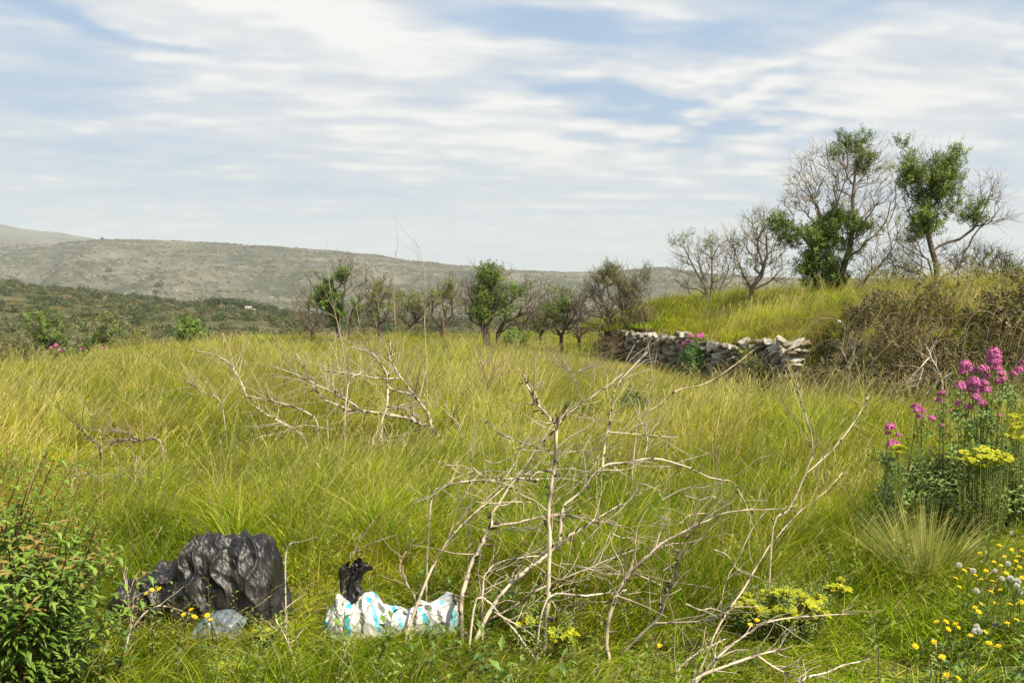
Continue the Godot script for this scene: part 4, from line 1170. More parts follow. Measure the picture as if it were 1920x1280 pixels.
func make_rubbish() -> void:
	var m := 4.5 / FOCAL
	var base := spot(372, 1180, 4.5)
	base.y = height(base.x, base.z)
	var o := thing("rubbish_bag", base, "crumpled dusty black plastic rubbish bag sagging in the grass", "rubbish bag")
	var pr := []
	for e in [[200, 1172, 0.04], [210, 1132, 0.11], [235, 1106, 0.15], [280, 1092, 0.17], [322, 1080, 0.18], [338, 1064, 0.20], [350, 1042, 0.22], [366, 1034, 0.23], [390, 1027, 0.23], [414, 1028, 0.23], [446, 1025, 0.23], [472, 1025, 0.23], [500, 1036, 0.23], [516, 1066, 0.22], [526, 1112, 0.18], [536, 1150, 0.13], [544, 1178, 0.05]]:
		pr.append([(e[0] - 372) * m, (1180 - e[1]) * m, e[2]])
	var dust := fbm(91, 9.0, 4)
	var specks := fbm(92, 45.0, 2)
	var black := func(p: Vector3) -> Color:
		var k := clampf(0.25 + 0.9 * dust.get_noise_3dv(p), 0.0, 1.0)
		var c := Color(0.010, 0.0095, 0.0095).lerp(Color(0.036, 0.032, 0.029), k)
		if specks.get_noise_3dv(p) > 0.60:
			c = c.lerp(Color(0.16, 0.14, 0.12), 0.5)
		return c
	part("bag_body", mound(pr, 93, 220, 110, 0.060, 0.85, black), M.plastic, o)
	# torn handles standing up in loops along the top, and loose film at the foot
	for f in [[392, 1028, 0.13, 0.085], [444, 1026, 0.15, 0.085], [484, 1036, 0.10, 0.065]]:
		var c: Vector3 = spot(f[0], f[1], 4.5) - base
		var n2 := fbm(int(f[0]), 10.0, 2)
		part("handle", sheet(40, 8, func(u, v): return c + Vector3((u - 0.5) * f[2] * (1.0 + 0.3 * v) + n2.get_noise_2d(u * 2.0, v) * 0.02, -0.05 + f[3] * pow(sin(u * PI), 0.5) + 0.014 * n2.get_noise_2d(u * 2.0 + 5.0, v) + (v - 0.5) * 0.035, 0.02 + (v - 0.5) * 0.03 + 0.05 * n2.get_noise_2d(u * 1.5, v * 0.5 + 7.0)), black), M.plastic, o)
	for f in [[262, 4.34, 0.32], [450, 4.32, 0.30]]:
		var c: Vector3 = on_ground(f[0], f[1]) - base
		var n2 := fbm(int(f[0]) + 3, 5.0, 3)
		part("loose_film", sheet(48, 22, func(u, v): return c + Vector3((u - 0.5) * f[2] + 0.06 * n2.get_noise_2d(v * 0.7, 3.0), 0.01 + 0.14 * (1.0 - v) * (0.7 + 0.5 * n2.get_noise_2d(u * 0.9, v * 0.6)) + 0.02 * n2.get_noise_2d(u * 1.4, v * 0.9), -0.12 + v * (0.19 + 0.10 * n2.get_noise_2d(u * 0.9, 9.0))), black), M.plastic, o)
	# pale sheet showing under the black bag
	base = spot(408, 1172, 4.22)
	base.y = height(base.x, base.z)
	o = thing("plastic_sheet", base, "scrap of pale blue-grey plastic sheet under the front of the black bag", "plastic sheet")
	var n3 := fbm(95, 7.0, 3)
	var blue := func(p: Vector3) -> Color: return Color(0.15, 0.19, 0.215).lerp(Color(0.07, 0.085, 0.095), clampf(0.5 + dust.get_noise_3dv(p * 1.3), 0.0, 1.0))
	part("sheet", sheet(46, 22, func(u, v): return Vector3((u - 0.5) * 0.22 + 0.02 * v, 0.025 + 0.085 * sin(v * PI * 0.75) * (0.5 + 0.5 * sin(u * PI)) + 0.03 * n3.get_noise_2d(u * 0.22, v * 0.2), 0.07 - v * 0.18 + 0.02 * n3.get_noise_2d(u * 0.5 + 3.0, v)), blue), M.plastic_pale, o)
	# patterned bag
	m = 4.42 / FOCAL
	base = spot(730, 1188, 4.42)
	base.y = height(base.x, base.z)
	o = thing("carrier_bag", base, "white plastic carrier bag printed with turquoise and black marks, lying in the grass", "plastic bag")
	pr = []
	for e in [[600, 1186, 0.03], [606, 1166, 0.06], [618, 1140, 0.09], [634, 1118, 0.10], [652, 1128, 0.10], [668, 1132, 0.10], [684, 1118, 0.10], [700, 1116, 0.11], [716, 1132, 0.10], [745, 1140, 0.09], [775, 1138, 0.08], [800, 1128, 0.08], [828, 1118, 0.08], [850, 1112, 0.07], [858, 1126, 0.05], [861, 1180, 0.03]]:
		pr.append([(e[0] - 730) * m, (1188 - e[1]) * m, e[2]])
	part("bag_body", mound(pr, 97, 190, 80, 0.034, 1.15, func(_p): return Color.WHITE), M.print, o)
	# black film standing in its mouth
	base = spot(662, 1126, 4.46)
	o = thing("plastic_film", base, "twisted black plastic film sticking up out of the white carrier bag", "plastic film")
	var n4 := fbm(99, 5.0, 3)
	var rings := [[664, 1140, 22, 0.05], [663, 1118, 21, 0.05], [656, 1100, 15, 0.04], [654, 1086, 15, 0.038], [657, 1074, 18, 0.04], [663, 1065, 22, 0.045], [668, 1061, 21, 0.04]]
	var film := sheet(70, 44, func(u, v):
		var k: float = v * (rings.size() - 1.001)
		var a: Array = rings[int(k)]
		var b: Array = rings[int(k) + 1]
		var t: float = k - int(k)
		var c: Vector3 = spot(a[0], a[1], 4.46).lerp(spot(b[0], b[1], 4.46), t) - base
		var q: float = u * TAU * 1.08
		var fold: float = 1.0 + 0.34 * sin(q * 5.0 + v * 3.0) * (0.4 + v * 0.8) + 0.5 * n4.get_noise_3d(cos(q) * 0.5, sin(q) * 0.5, v * 0.5)
		return c + Vector3(cos(q) * lerpf(a[2], b[2], t) * m * fold, 0.022 * sin(q * 3.0) * v * v + 0.02 * n4.get_noise_2d(q, v) , sin(q) * lerpf(a[3], b[3], t) * fold), func(p): return black.call(p) * 0.7)
	part("film", film, M.plastic, o)
	# stone in mid-field
	base = on_ground(1010, 14.0)
	o = thing("field_stone", base, "single brown stone lying in the grass of mid-field below the slim almond", "stone")
	var st := MeshInstance3D.new()
	st.name = "block"
	st.mesh = stone_shape(540, M.stone_brown)
	st.transform = Transform3D(Basis.from_scale(Vector3(0.24, 0.40, 0.22)), Vector3(0, 0.16, 0))
	o.add_child(st)

func print_texture() -> ImageTexture:
	var w := 512
	var h := 256
	var im := Image.create(w, h, false, Image.FORMAT_RGB8)
	im.fill(Color(0.80, 0.80, 0.79))
	rng.seed = 640
	var marks := []
	for row in [[0.36, 0.085, 12], [0.15, 0.10, 11], [0.58, 0.08, 12], [0.80, 0.08, 11]]:
		for k in row[2]:
			marks.append([(k + 0.5 + rnd(-0.22, 0.22)) / row[2] * w, (row[0] + rnd(-0.03, 0.03)) * h, rnd(8, 12), row[1] * h * rnd(0.8, 1.3), rnd(0.1, 0.5), 1 if k % 2 else (0 if rng.randf() < 0.6 else 2)])
	var worn := fbm(641, 0.05, 3)
	for e in marks:
		var c := Color(0.26, 0.66, 0.76) if e[5] == 0 else (Color(0.24, 0.24, 0.21) if e[5] == 1 else Color(0.46, 0.75, 0.80))
		for y in range(maxi(0, int(e[1] - e[3] * 1.3)), mini(h, int(e[1] + e[3] * 1.3))):
			for x in range(maxi(0, int(e[0] - e[3] * 1.3)), mini(w, int(e[0] + e[3] * 1.3))):
				var dx: float = x - e[0] + (y - e[1]) * e[4]
				var dy: float = y - e[1]
				var q: float = sqrt(pow(dx / e[2], 2.0) + pow(dy / e[3], 2.0)) + 0.5 * worn.get_noise_2d(x, y)
				var a := 1.0 - smoothstep(0.75, 1.15, q)
				if e[5] == 1: a *= 0.55 + 0.45 * smoothstep(-0.3, 0.4, sin(dy * 0.5 + dx * 0.4) + worn.get_noise_2d(x * 2.0, y))
				if a > 0.0:
					im.set_pixel(x, y, im.get_pixel(x, y).lerp(c, a * 0.92))
	return ImageTexture.create_from_image(im)

# ------------------------------------------------------------------ shrub, flowers, brambles

func make_shrub() -> void:
	var cols := [Color(0.115, 0.20, 0.020), Color(0.15, 0.25, 0.028), Color(0.085, 0.155, 0.017), Color(0.20, 0.29, 0.042)]
	var kinds := []
	for v in 7:
		rng.seed = 700 + v
		var stem := Shape.new()
		var fol := Shape.new()
		var p := PackedVector3Array()
		var r := PackedFloat32Array()
		var c := PackedColorArray()
		var bend := Vector3(rnd(-0.22, 0.22), 0, rnd(-0.22, 0.22))
		for k in 9:
			var t := k / 8.0
			p.append(Vector3(0, t, 0) + bend * t * t + in_ball() * 0.012)
			r.append(lerpf(0.0065, 0.0016, t))
			c.append(Color(0.11, 0.065, 0.04).lerp(Color(0.24, 0.10, 0.045), t * t))
		stem.tube(p, r, 5, c)
		for k in 62:
			var t := 0.14 + 0.86 * (k + 0.5) / 62.0
			var f := t * 8.0
			var at := p[int(f)].lerp(p[mini(int(f) + 1, 8)], f - int(f))
			var a := k * 2.4 + rnd(-0.5, 0.5)
			var dir := Vector3(cos(a), rnd(0.05, 0.75), sin(a)).normalized()
			var col: Color = cols[rng.randi() % 4] * rnd(0.8, 1.2)
			if t > 0.93 and rng.randf() < 0.4:
				col = Color(0.26, 0.19, 0.045)
			var off := dir * rnd(0.0, 0.09) * (1.1 - t)
			fol.leaf(at + off, (dir + Vector3(0, -0.1, 0)).normalized(), Vector3(-cos(a) * 0.3, 1, -sin(a) * 0.3), rnd(0.042, 0.072), rnd(0.013, 0.020), rnd(0.1, 0.4), rnd(0.1, 0.5), col)
		kinds.append([stem.mesh(M.bark), fol.mesh(M.leaf)])
	var at := Vector3(-2.06, 0, -3.42)
	at.y = height(at.x, at.z)
	var o := thing("leafy_shrub", at, "dense green leafy shrub with reddish stems in the bottom left corner", "shrub")
	rng.seed = 720
	for k in 150:
		var kind: Array = kinds[rng.randi() % 7]
		var out := sqrt(rng.randf())
		var a := rnd(0, TAU)
		var dir := Vector3(cos(a) * out * 0.36, 1.0, sin(a) * out * 0.36)
		var long := rnd(0.66, 1.04) * (1.06 - 0.30 * out)
		var b := turned(dir, rnd(0, TAU), 1.0)
		b = Basis(b.x, b.y * long, b.z)
		var s := MeshInstance3D.new()
		s.name = "shoot"
		s.mesh = kind[0]
		s.transform = Transform3D(b, Vector3(cos(a) * out * 0.24, -0.02, sin(a) * out * 0.22))
		o.add_child(s, true)
		var f := MeshInstance3D.new()
		f.name = "foliage"
		f.mesh = kind[1]
		f.set_meta("kind", "stuff")
		s.add_child(f, true)

func make_flowers() -> void:
	# valerian: rounded heads of tiny pink florets over blue-green leaves
	var heads := []
	for v in 3:
		rng.seed = 800 + v
		var s := Shape.new()
		for k in 300:
			var o := in_ball().normalized()
			o.y = absf(o.y) * 1.1 - 0.25
			var lump := 0.78 + 0.22 * sin(o.x * 7.0 + v) * cos(o.z * 6.0 + o.y * 5.0)
			var p := o * lump * rnd(0.86, 1.05)
			var q := Color(0.55, 0.11, 0.33).lerp(Color(0.74, 0.27, 0.52), rng.randf()) * rnd(0.75, 1.15)
			var x := o.cross(Vector3(0.2, 0.4, 0.9)).normalized()
			var y := o.cross(x)
			var w := rnd(0.085, 0.14)
			s.quad(p + x * w, p + y * w + o * 0.05, p - x * w, p - y * w + o * 0.05, q)
			s.tri(p - o * 0.25, p + x * 0.04, p - x * 0.04, q * 0.7)
		heads.append(s.mesh(M.petal))
	var val_leaf := [sprig(811, 12, 0.20, 0.062, 0.024, [Color(0.16, 0.25, 0.05), Color(0.20, 0.30, 0.06), Color(0.12, 0.20, 0.04)], M.leaf), sprig(812, 10, 0.16, 0.055, 0.020, [Color(0.16, 0.26, 0.06), Color(0.13, 0.21, 0.055)], M.leaf)]
	var valerian := func(label: String, x: float, deep: float, list: Array, sprigs: int, wide: float, tall: float, seed_: int, size := 1.0, tint := Color.WHITE) -> void:
		rng.seed = seed_
		var b := on_ground(x, deep)
		var o := thing("valerian_plant", b, label, "flowering plant", "pink valerian plants")
		var stems := Shape.new()
		var crowd := [Crowd.new(), Crowd.new()]
		for e in list:
			var c: Vector3 = spot(e[0], e[1], deep + rnd(-0.14, 0.14)) - b
			var foot := Vector3(c.x * 0.5 + rnd(-0.1, 0.1), 0.0, c.z * 0.4 + rnd(-0.1, 0.1))
			foot.y = height(b.x + foot.x, b.z + foot.z) - b.y - 0.02
			var r: float = e[2] * deep / FOCAL * size * 1.3
			var g := Color(0.20, 0.25, 0.08)
			stems.tube(smooth([foot, foot.lerp(c, 0.5) + in_ball() * 0.03, c - Vector3(0, r * 0.4, 0)], 3), PackedFloat32Array([0.004, 0.004, 0.0035, 0.0035, 0.003, 0.003, 0.0025]), 4, PackedColorArray([g, g, g, g, g, g, g]))
			for j in 4:
				var on := foot.lerp(c, rnd(0.3, 0.86))
				crowd[j % 2].put(Transform3D(turned(in_ball() + Vector3(0, 0.9, 0), rnd(0, TAU), rnd(0.5, 0.9) * clampf(deep / 6.0, 1.0, 1.6)), on), tint * rnd(0.85, 1.25))
			var h := MeshInstance3D.new()
			h.name = "flower_head"
			h.mesh = heads[rng.randi() % 3]
			h.transform = Transform3D(turned(Vector3(rnd(-0.3, 0.3), 1, rnd(-0.3, 0.3)), rnd(0, TAU), r).scaled_local(Vector3(1, rnd(0.9, 1.3), 1)), c)
			o.add_child(h, true)
		part("stem", stems, M.leaf, o, true)
		for k in sprigs:
			var q := in_ball() * Vector3(wide, 1, wide * 0.7)
			var y := (0.5 + 0.5 * q.y) * tall * (1.0 - 0.35 * Vector2(q.x, q.z).length() / wide)
			var p := Vector3(q.x, y, q.z)
			p.y += height(b.x + p.x, b.z + p.z) - b.y
			crowd[k % 2].put(Transform3D(turned(Vector3(q.x / wide * 0.6, 1, q.z / wide * 0.6) + in_ball() * 0.6, rnd(0, TAU), rnd(0.7, 1.2)), p), tint * rnd(0.8, 1.2))
		for k in 2:
			if crowd[k].b.size():
				o.add_child(crowd[k].node("foliage", val_leaf[k]), true)
	var z := func(list: Array) -> Array:
		var out := []
		for e in list:
			out.append([1640.0 + e[0] / 4.92, 640.0 + e[1] / 4.92, e[2] / 4.92])
		return out
	valerian.call("large pink valerian with many flower heads and dense leaves at the right edge", 1838, 5.8, z.call([[845, 222, 50], [815, 285, 38], [905, 275, 40], [1005, 260, 50], [1035, 325, 38], [1110, 120, 56], [1105, 190, 58], [1120, 250, 48], [1170, 300, 36], [1160, 375, 44], [1200, 345, 26], [1340, 270, 42], [1285, 300, 32], [1375, 200, 30], [800, 420, 42], [920, 385, 54], [885, 450, 55], [970, 455, 52], [1040, 450, 34], [780, 575, 30], [870, 615, 42], [985, 575, 44], [940, 520, 42], [1015, 605, 26], [1010, 390, 40], [700, 640, 14], [630, 775, 16], [1160, 685, 20]]), 520, 0.56, 0.36, 821)
	valerian.call("small pink valerian head alone left of the large plant's flowers", 1770, 5.9, z.call([[620, 490, 34], [595, 545, 26], [640, 470, 22]]), 34, 0.14, 0.40, 822)
	valerian.call("pink valerian with a low three-part cluster in front of the dark hollow", 1730, 5.7, z.call([[385, 605, 40], [440, 640, 28], [425, 695, 34], [530, 712, 32], [395, 640, 30]]), 60, 0.2, 0.36, 823)
	valerian.call("lowest and leftmost pink valerian, standing alone in the grass", 1672, 5.5, z.call([[150, 795, 46], [125, 850, 26], [222, 868, 26], [165, 950, 44], [205, 945, 30]]), 30, 0.12, 0.26, 824)
	valerian.call("red valerian with blue-green leaves growing against the stone wall", 1306, 19.0, [[1282, 645, 5], [1290, 640, 5], [1310, 632, 6], [1316, 629, 5], [1296, 630, 5], [1278, 652, 4]], 190, 0.34, 0.85, 825, 1.0, Color(0.9, 1.1, 1.2))
	valerian.call("faint pink flowering plant among bushes at the far left edge of the field", 102, 20.5, [[96, 652, 4], [104, 648, 4], [110, 657, 4], [100, 662, 4], [88, 660, 3], [120, 655, 3], [150, 655, 3], [190, 652, 3]], 60, 0.8, 0.45, 826)
	# spurge: flat clusters of yellow-green bracts
	var bracts := []
	for v in 3:
		rng.seed = 830 + v
		var s := Shape.new()
		for k in 11:
			var c := Vector3(rnd(-1, 1), rnd(-0.2, 0.35), rnd(-1, 1)) * 0.8
			for j in 4:
				var a := j * TAU / 4.0 + rnd(-0.4, 0.4)
				s.leaf(c, Vector3(cos(a), rnd(0.1, 0.5), sin(a)).normalized(), Vector3.UP, rnd(0.4, 0.62), 0.42, 0.1, 0.1, Color(0.50, 0.47, 0.022).lerp(Color(0.34, 0.40, 0.03), rng.randf()) * rnd(0.85, 1.15))
		bracts.append(s.mesh(M.petal))
	var spurge_leaf := sprig(835, 18, 0.17, 0.028, 0.007, [Color(0.22, 0.29, 0.05), Color(0.26, 0.32, 0.06), Color(0.17, 0.24, 0.045)], M.leaf)
	var spurge := func(label: String, x: float, y: float, deep: float, wide: float, high: float, heads_n: int, seed_: int, size := 0.023) -> void:
		rng.seed = seed_
		var b := on_ground(x, deep)
		var o := thing("spurge_plant", b, label, "flowering plant", "yellow spurge plants")
		var m := deep / FOCAL
		var stems := Shape.new()
		var c := Crowd.new()
		for k in heads_n:
			var q := in_ball()
			var p: Vector3 = spot(x + q.x * wide, y + q.y * high, deep + q.z * wide * m * 0.7) - b
			var foot := Vector3(p.x * 0.75, -0.02, p.z * 0.75)
			var g := Color(0.26, 0.31, 0.06)
			stems.tube(PackedVector3Array([foot, foot.lerp(p, 0.6) + in_ball() * 0.01, p]), PackedFloat32Array([0.002, 0.0017, 0.0013]), 3, PackedColorArray([g, g, g]), false)
			for j in 2:
				c.put(Transform3D(turned(p - foot + in_ball() * 0.12, rnd(0, TAU), rnd(0.7, 1.0)), foot.lerp(p, rnd(0.1, 0.75))), Color.WHITE * rnd(0.8, 1.2))
			var h := MeshInstance3D.new()
			h.name = "flower_head"
			h.mesh = bracts[rng.randi() % 3]
			h.transform = Transform3D(turned(Vector3(rnd(-0.4, 0.4), 1, rnd(-0.1, 0.6)), rnd(0, TAU), rnd(0.75, 1.3) * size), p)
			o.add_child(h, true)
		part("stem", stems, M.leaf, o, true)
		o.add_child(c.node("foliage", spurge_leaf), true)
	spurge.call("broad yellow spurge clump right of the near brush heap", 1468, 1138, 4.35, 90, 36, 230, 841)
	spurge.call("yellow spurge cushion under the pink valerian", 1845, 858, 5.35, 52, 20, 60, 842)
	spurge.call("yellow spurge at the right edge beside the valerian leaves", 1912, 802, 5.5, 34, 30, 34, 843)
	spurge.call("few yellow spurge sprigs just right of the broad clump", 1572, 1098, 4.7, 24, 14, 12, 844)
	spurge.call("small yellow spurge under the lowest pink valerian", 1690, 842, 5.4, 12, 8, 9, 845)
	spurge.call("little yellow spurge in the grass between the two bags", 496, 1190, 4.05, 22, 10, 11, 846)
	spurge.call("little yellow spurge at the bottom edge below the black bag", 422, 1250, 3.75, 24, 12, 12, 847)
	spurge.call("little yellow spurge at the foot of the upright branch", 1055, 1190, 4.0, 26, 10, 11, 848)
	spurge.call("little yellow spurge left of the upright branch's foot", 995, 1170, 4.15, 20, 8, 8, 849)
	# yellow composite flowers and white seed heads
	var disc := Shape.new()
	rng.seed = 860
	for k in 34:
		var a := k * 2.4
		var inner := 0.1 if k % 2 else 0.0
		disc.leaf(Vector3(cos(a) * 0.1, 0.08 + inner, sin(a) * 0.1), Vector3(cos(a), 0.16 + inner * 3.0, sin(a)).normalized(), Vector3.UP, rnd(0.75, 1.05) - inner * 4.0, 0.28, 0.05, 0.05, Color(0.76, 0.55, 0.015) * rnd(0.8, 1.15))
	var under := Color(0.12, 0.15, 0.04)
	disc.tube(PackedVector3Array([Vector3(0, -0.5, 0), Vector3(0, -0.15, 0), Vector3(0, 0.1, 0)]), PackedFloat32Array([0.12, 0.32, 0.34]), 6, PackedColorArray([under, under, under]))
	var disc_mesh := disc.mesh(M.petal)
	var puff := Shape.new()
	for k in 130:
		var o := in_ball().normalized()
		var x := o.cross(Vector3(0.3, 0.5, 0.8)).normalized() * 0.17
		var y := o.cross(x)
		puff.tri(o * 0.15, o * 1.0 + x, o * 1.0 - x, Color(0.78, 0.77, 0.73))
		puff.tri(o * 0.15, o * 1.0 + y, o * 1.0 - y, Color(0.78, 0.77, 0.73))
	var puff_mesh := puff.mesh(M.petal)
	var violet := Shape.new()
	for k in 30:
		var o := in_ball().normalized()
		violet.leaf(Vector3(0, -0.2, 0), (o + Vector3(0, 0.6, 0)).normalized(), Vector3(0.3, 0.5, 0.8), 1.2, 0.3, 0.1, 0.1, Color(0.10, 0.07, 0.26))
	var violet_mesh := violet.mesh(M.petal)
	var flower := func(called: String, x: float, y: float, tall: float, r: float, m: Mesh, label: String, category: String, group: String) -> void:
		var deep := 4.2
		for k in 4:
			var g := on_ground(x, deep)
			deep = clampf((EYE.y - g.y - tall) * FOCAL / (y - HORIZON), 2.6, 9.0)
		var g := on_ground(x, deep)
		var p := spot(x, y, deep)
		var o := thing(called, g, label, category, group)
		var s := Shape.new()
		var c := Color(0.16, 0.19, 0.055)
		var lean := Vector3(rnd(-0.05, 0.05), 0, rnd(-0.05, 0.05))
		s.tube(smooth([lean - Vector3(0, 0.02, 0), lean * 0.6 + Vector3(0, (p.y - g.y) * 0.5, 0), p - g], 3), PackedFloat32Array([0.002, 0.002, 0.002, 0.0018, 0.0016, 0.0015, 0.0014]), 4, PackedColorArray([c, c, c, c, c, c, c]))
		for k in 4:
			var a := rnd(0, TAU)
			s.leaf(lean + Vector3(0, rnd(0.0, 0.1), 0), Vector3(cos(a), rnd(0.2, 0.8), sin(a)).normalized(), Vector3.UP, rnd(0.05, 0.1), 0.014, 0.2, 0.2, Color(0.10, 0.16, 0.035))
		part("stem", s, M.leaf, o)
		var h := MeshInstance3D.new()
		h.name = "flower_head"
		h.mesh = m
		h.transform = Transform3D(turned(Vector3(rnd(-0.5, 0.5), 1, rnd(0.0, 0.7)), rnd(0, TAU), r * rnd(0.85, 1.2)), p - g)
		o.add_child(h)
	rng.seed = 870
	var right := [[1430, 640], [1455, 628], [1490, 665], [1380, 685], [1527, 690], [1580, 760], [1635, 750], [1630, 495], [1520, 540], [1715, 630], [1760, 680], [1525, 830], [1490, 850], [1510, 875], [1610, 828], [1690, 833], [1272, 932], [1325, 932], [1380, 945], [1338, 975], [1395, 965], [1676, 940], [1728, 922], [1258, 1047], [1150, 1072], [1302, 1133], [1327, 1238], [1395, 1255], [1572, 1055], [1625, 1070], [1550, 990], [1660, 560], [1700, 520], [1740, 560], [1600, 590], [1745, 620], [1640, 610], [1555, 640], [1670, 655], [1725, 585], [1760, 530], [1400, 735], [1465, 1010], [1755, 820], [1590, 700]]
	for e in right:
		flower.call("yellow_daisy", 1340 + e[0] / 3.048, 860 + e[1] / 3.048, rnd(0.2, 0.34), 0.0135, disc_mesh, "small yellow daisy-like flower in the patch at the lower right corner", "flower", "yellow flowers of the lower right corner")
	for e in [[1605, 640], [1645, 685], [1695, 683], [1730, 725], [1500, 755], [1400, 607], [1500, 958], [1490, 985], [1515, 985], [1680, 600], [1750, 760], [1735, 700], [1700, 425], [1480, 640]]:
		flower.call("seed_head", 1340 + e[0] / 3.048, 860 + e[1] / 3.048, rnd(0.22, 0.34), 0.012, puff_mesh, "fluffy white seed head among yellow flowers at the lower right corner", "seed head", "white seed heads of the lower right corner")
	flower.call("violet_flower", 1340 + 1605 / 3.048, 860 + 950 / 3.048, 0.25, 0.014, violet_mesh, "single violet flower among the yellow ones at the lower right", "flower", "")
	for e in [[284, 1106, "yellow flower before the black bag's left half, middle of three"], [298, 1104, "yellow flower before the black bag's left half, rightmost of three"], [274, 1112, "yellow flower before the black bag's left half, leftmost of three"], [344, 1152, "yellow flower below the middle of the black bag, leftmost of five"], [358, 1143, "yellow flower below the middle of the black bag, highest of five"], [364, 1157, "yellow flower below the middle of the black bag, largest of five"], [388, 1154, "yellow flower below the middle of the black bag, fourth of five"], [394, 1162, "yellow flower below the middle of the black bag, rightmost of five"], [980, 1010, "lone yellow flower in the grass left of the upright branch"], [1067, 1019, "lone yellow flower just right of the upright branch"], [1643, 919, "yellow flower left of the pale grass tussock"], [1420, 1163, "orange-yellow flower in front of the spurge clump, right one"], [1408, 1172, "orange-yellow flower in front of the spurge clump, left one"], [1236, 1210, "orange-yellow flower low under the big arching branch"], [1882, 919, "yellow flower at the right edge above the flower patch"]]:
		flower.call("yellow_daisy", e[0], e[1], 0.24, 0.0145 if e[1] != 1157 else 0.019, disc_mesh, e[2], "flower", "scattered yellow flowers")
	flower.call("white_flower", 1574, 603, 0.3, 0.02, puff_mesh, "small white flower on the tawny slope above the wall end", "flower", "")
	# pale spiky tussock
	rng.seed = 880
	var b := on_ground(1745, 4.95)
	var t := thing("grass_tussock", b, "pale spiky grass tussock in front of the valerian", "grass tussock")
	var s := Shape.new()
	for k in 520:
		var a := rnd(0, TAU)
		var out := pow(rng.randf(), 0.7)
		var dir := Vector3(cos(a) * out * 1.05, 1.0, sin(a) * out * 1.05).normalized()
		var foot := Vector3(cos(a) * out * 0.12, -0.02, sin(a) * out * 0.12)
		var l := rnd(0.28, 0.58)
		var col := Color(0.50, 0.47, 0.18).lerp(Color(0.28, 0.31, 0.07), rng.randf()) * rnd(0.8, 1.2)
		var side := dir.cross(Vector3(sin(a * 3.0), 0.2, cos(a * 3.0))).normalized() * 0.0022
		var mid := foot + dir * l * 0.55
		var tip := foot + dir * l - Vector3(0, 0.12 * l * out, 0)
		s.quad(foot - side, mid - side * 0.8, mid + side * 0.8, foot + side, col)
		s.tri(mid - side * 0.8, tip, mid + side * 0.8, col)
	part("blade", s, M.grass, t, true)

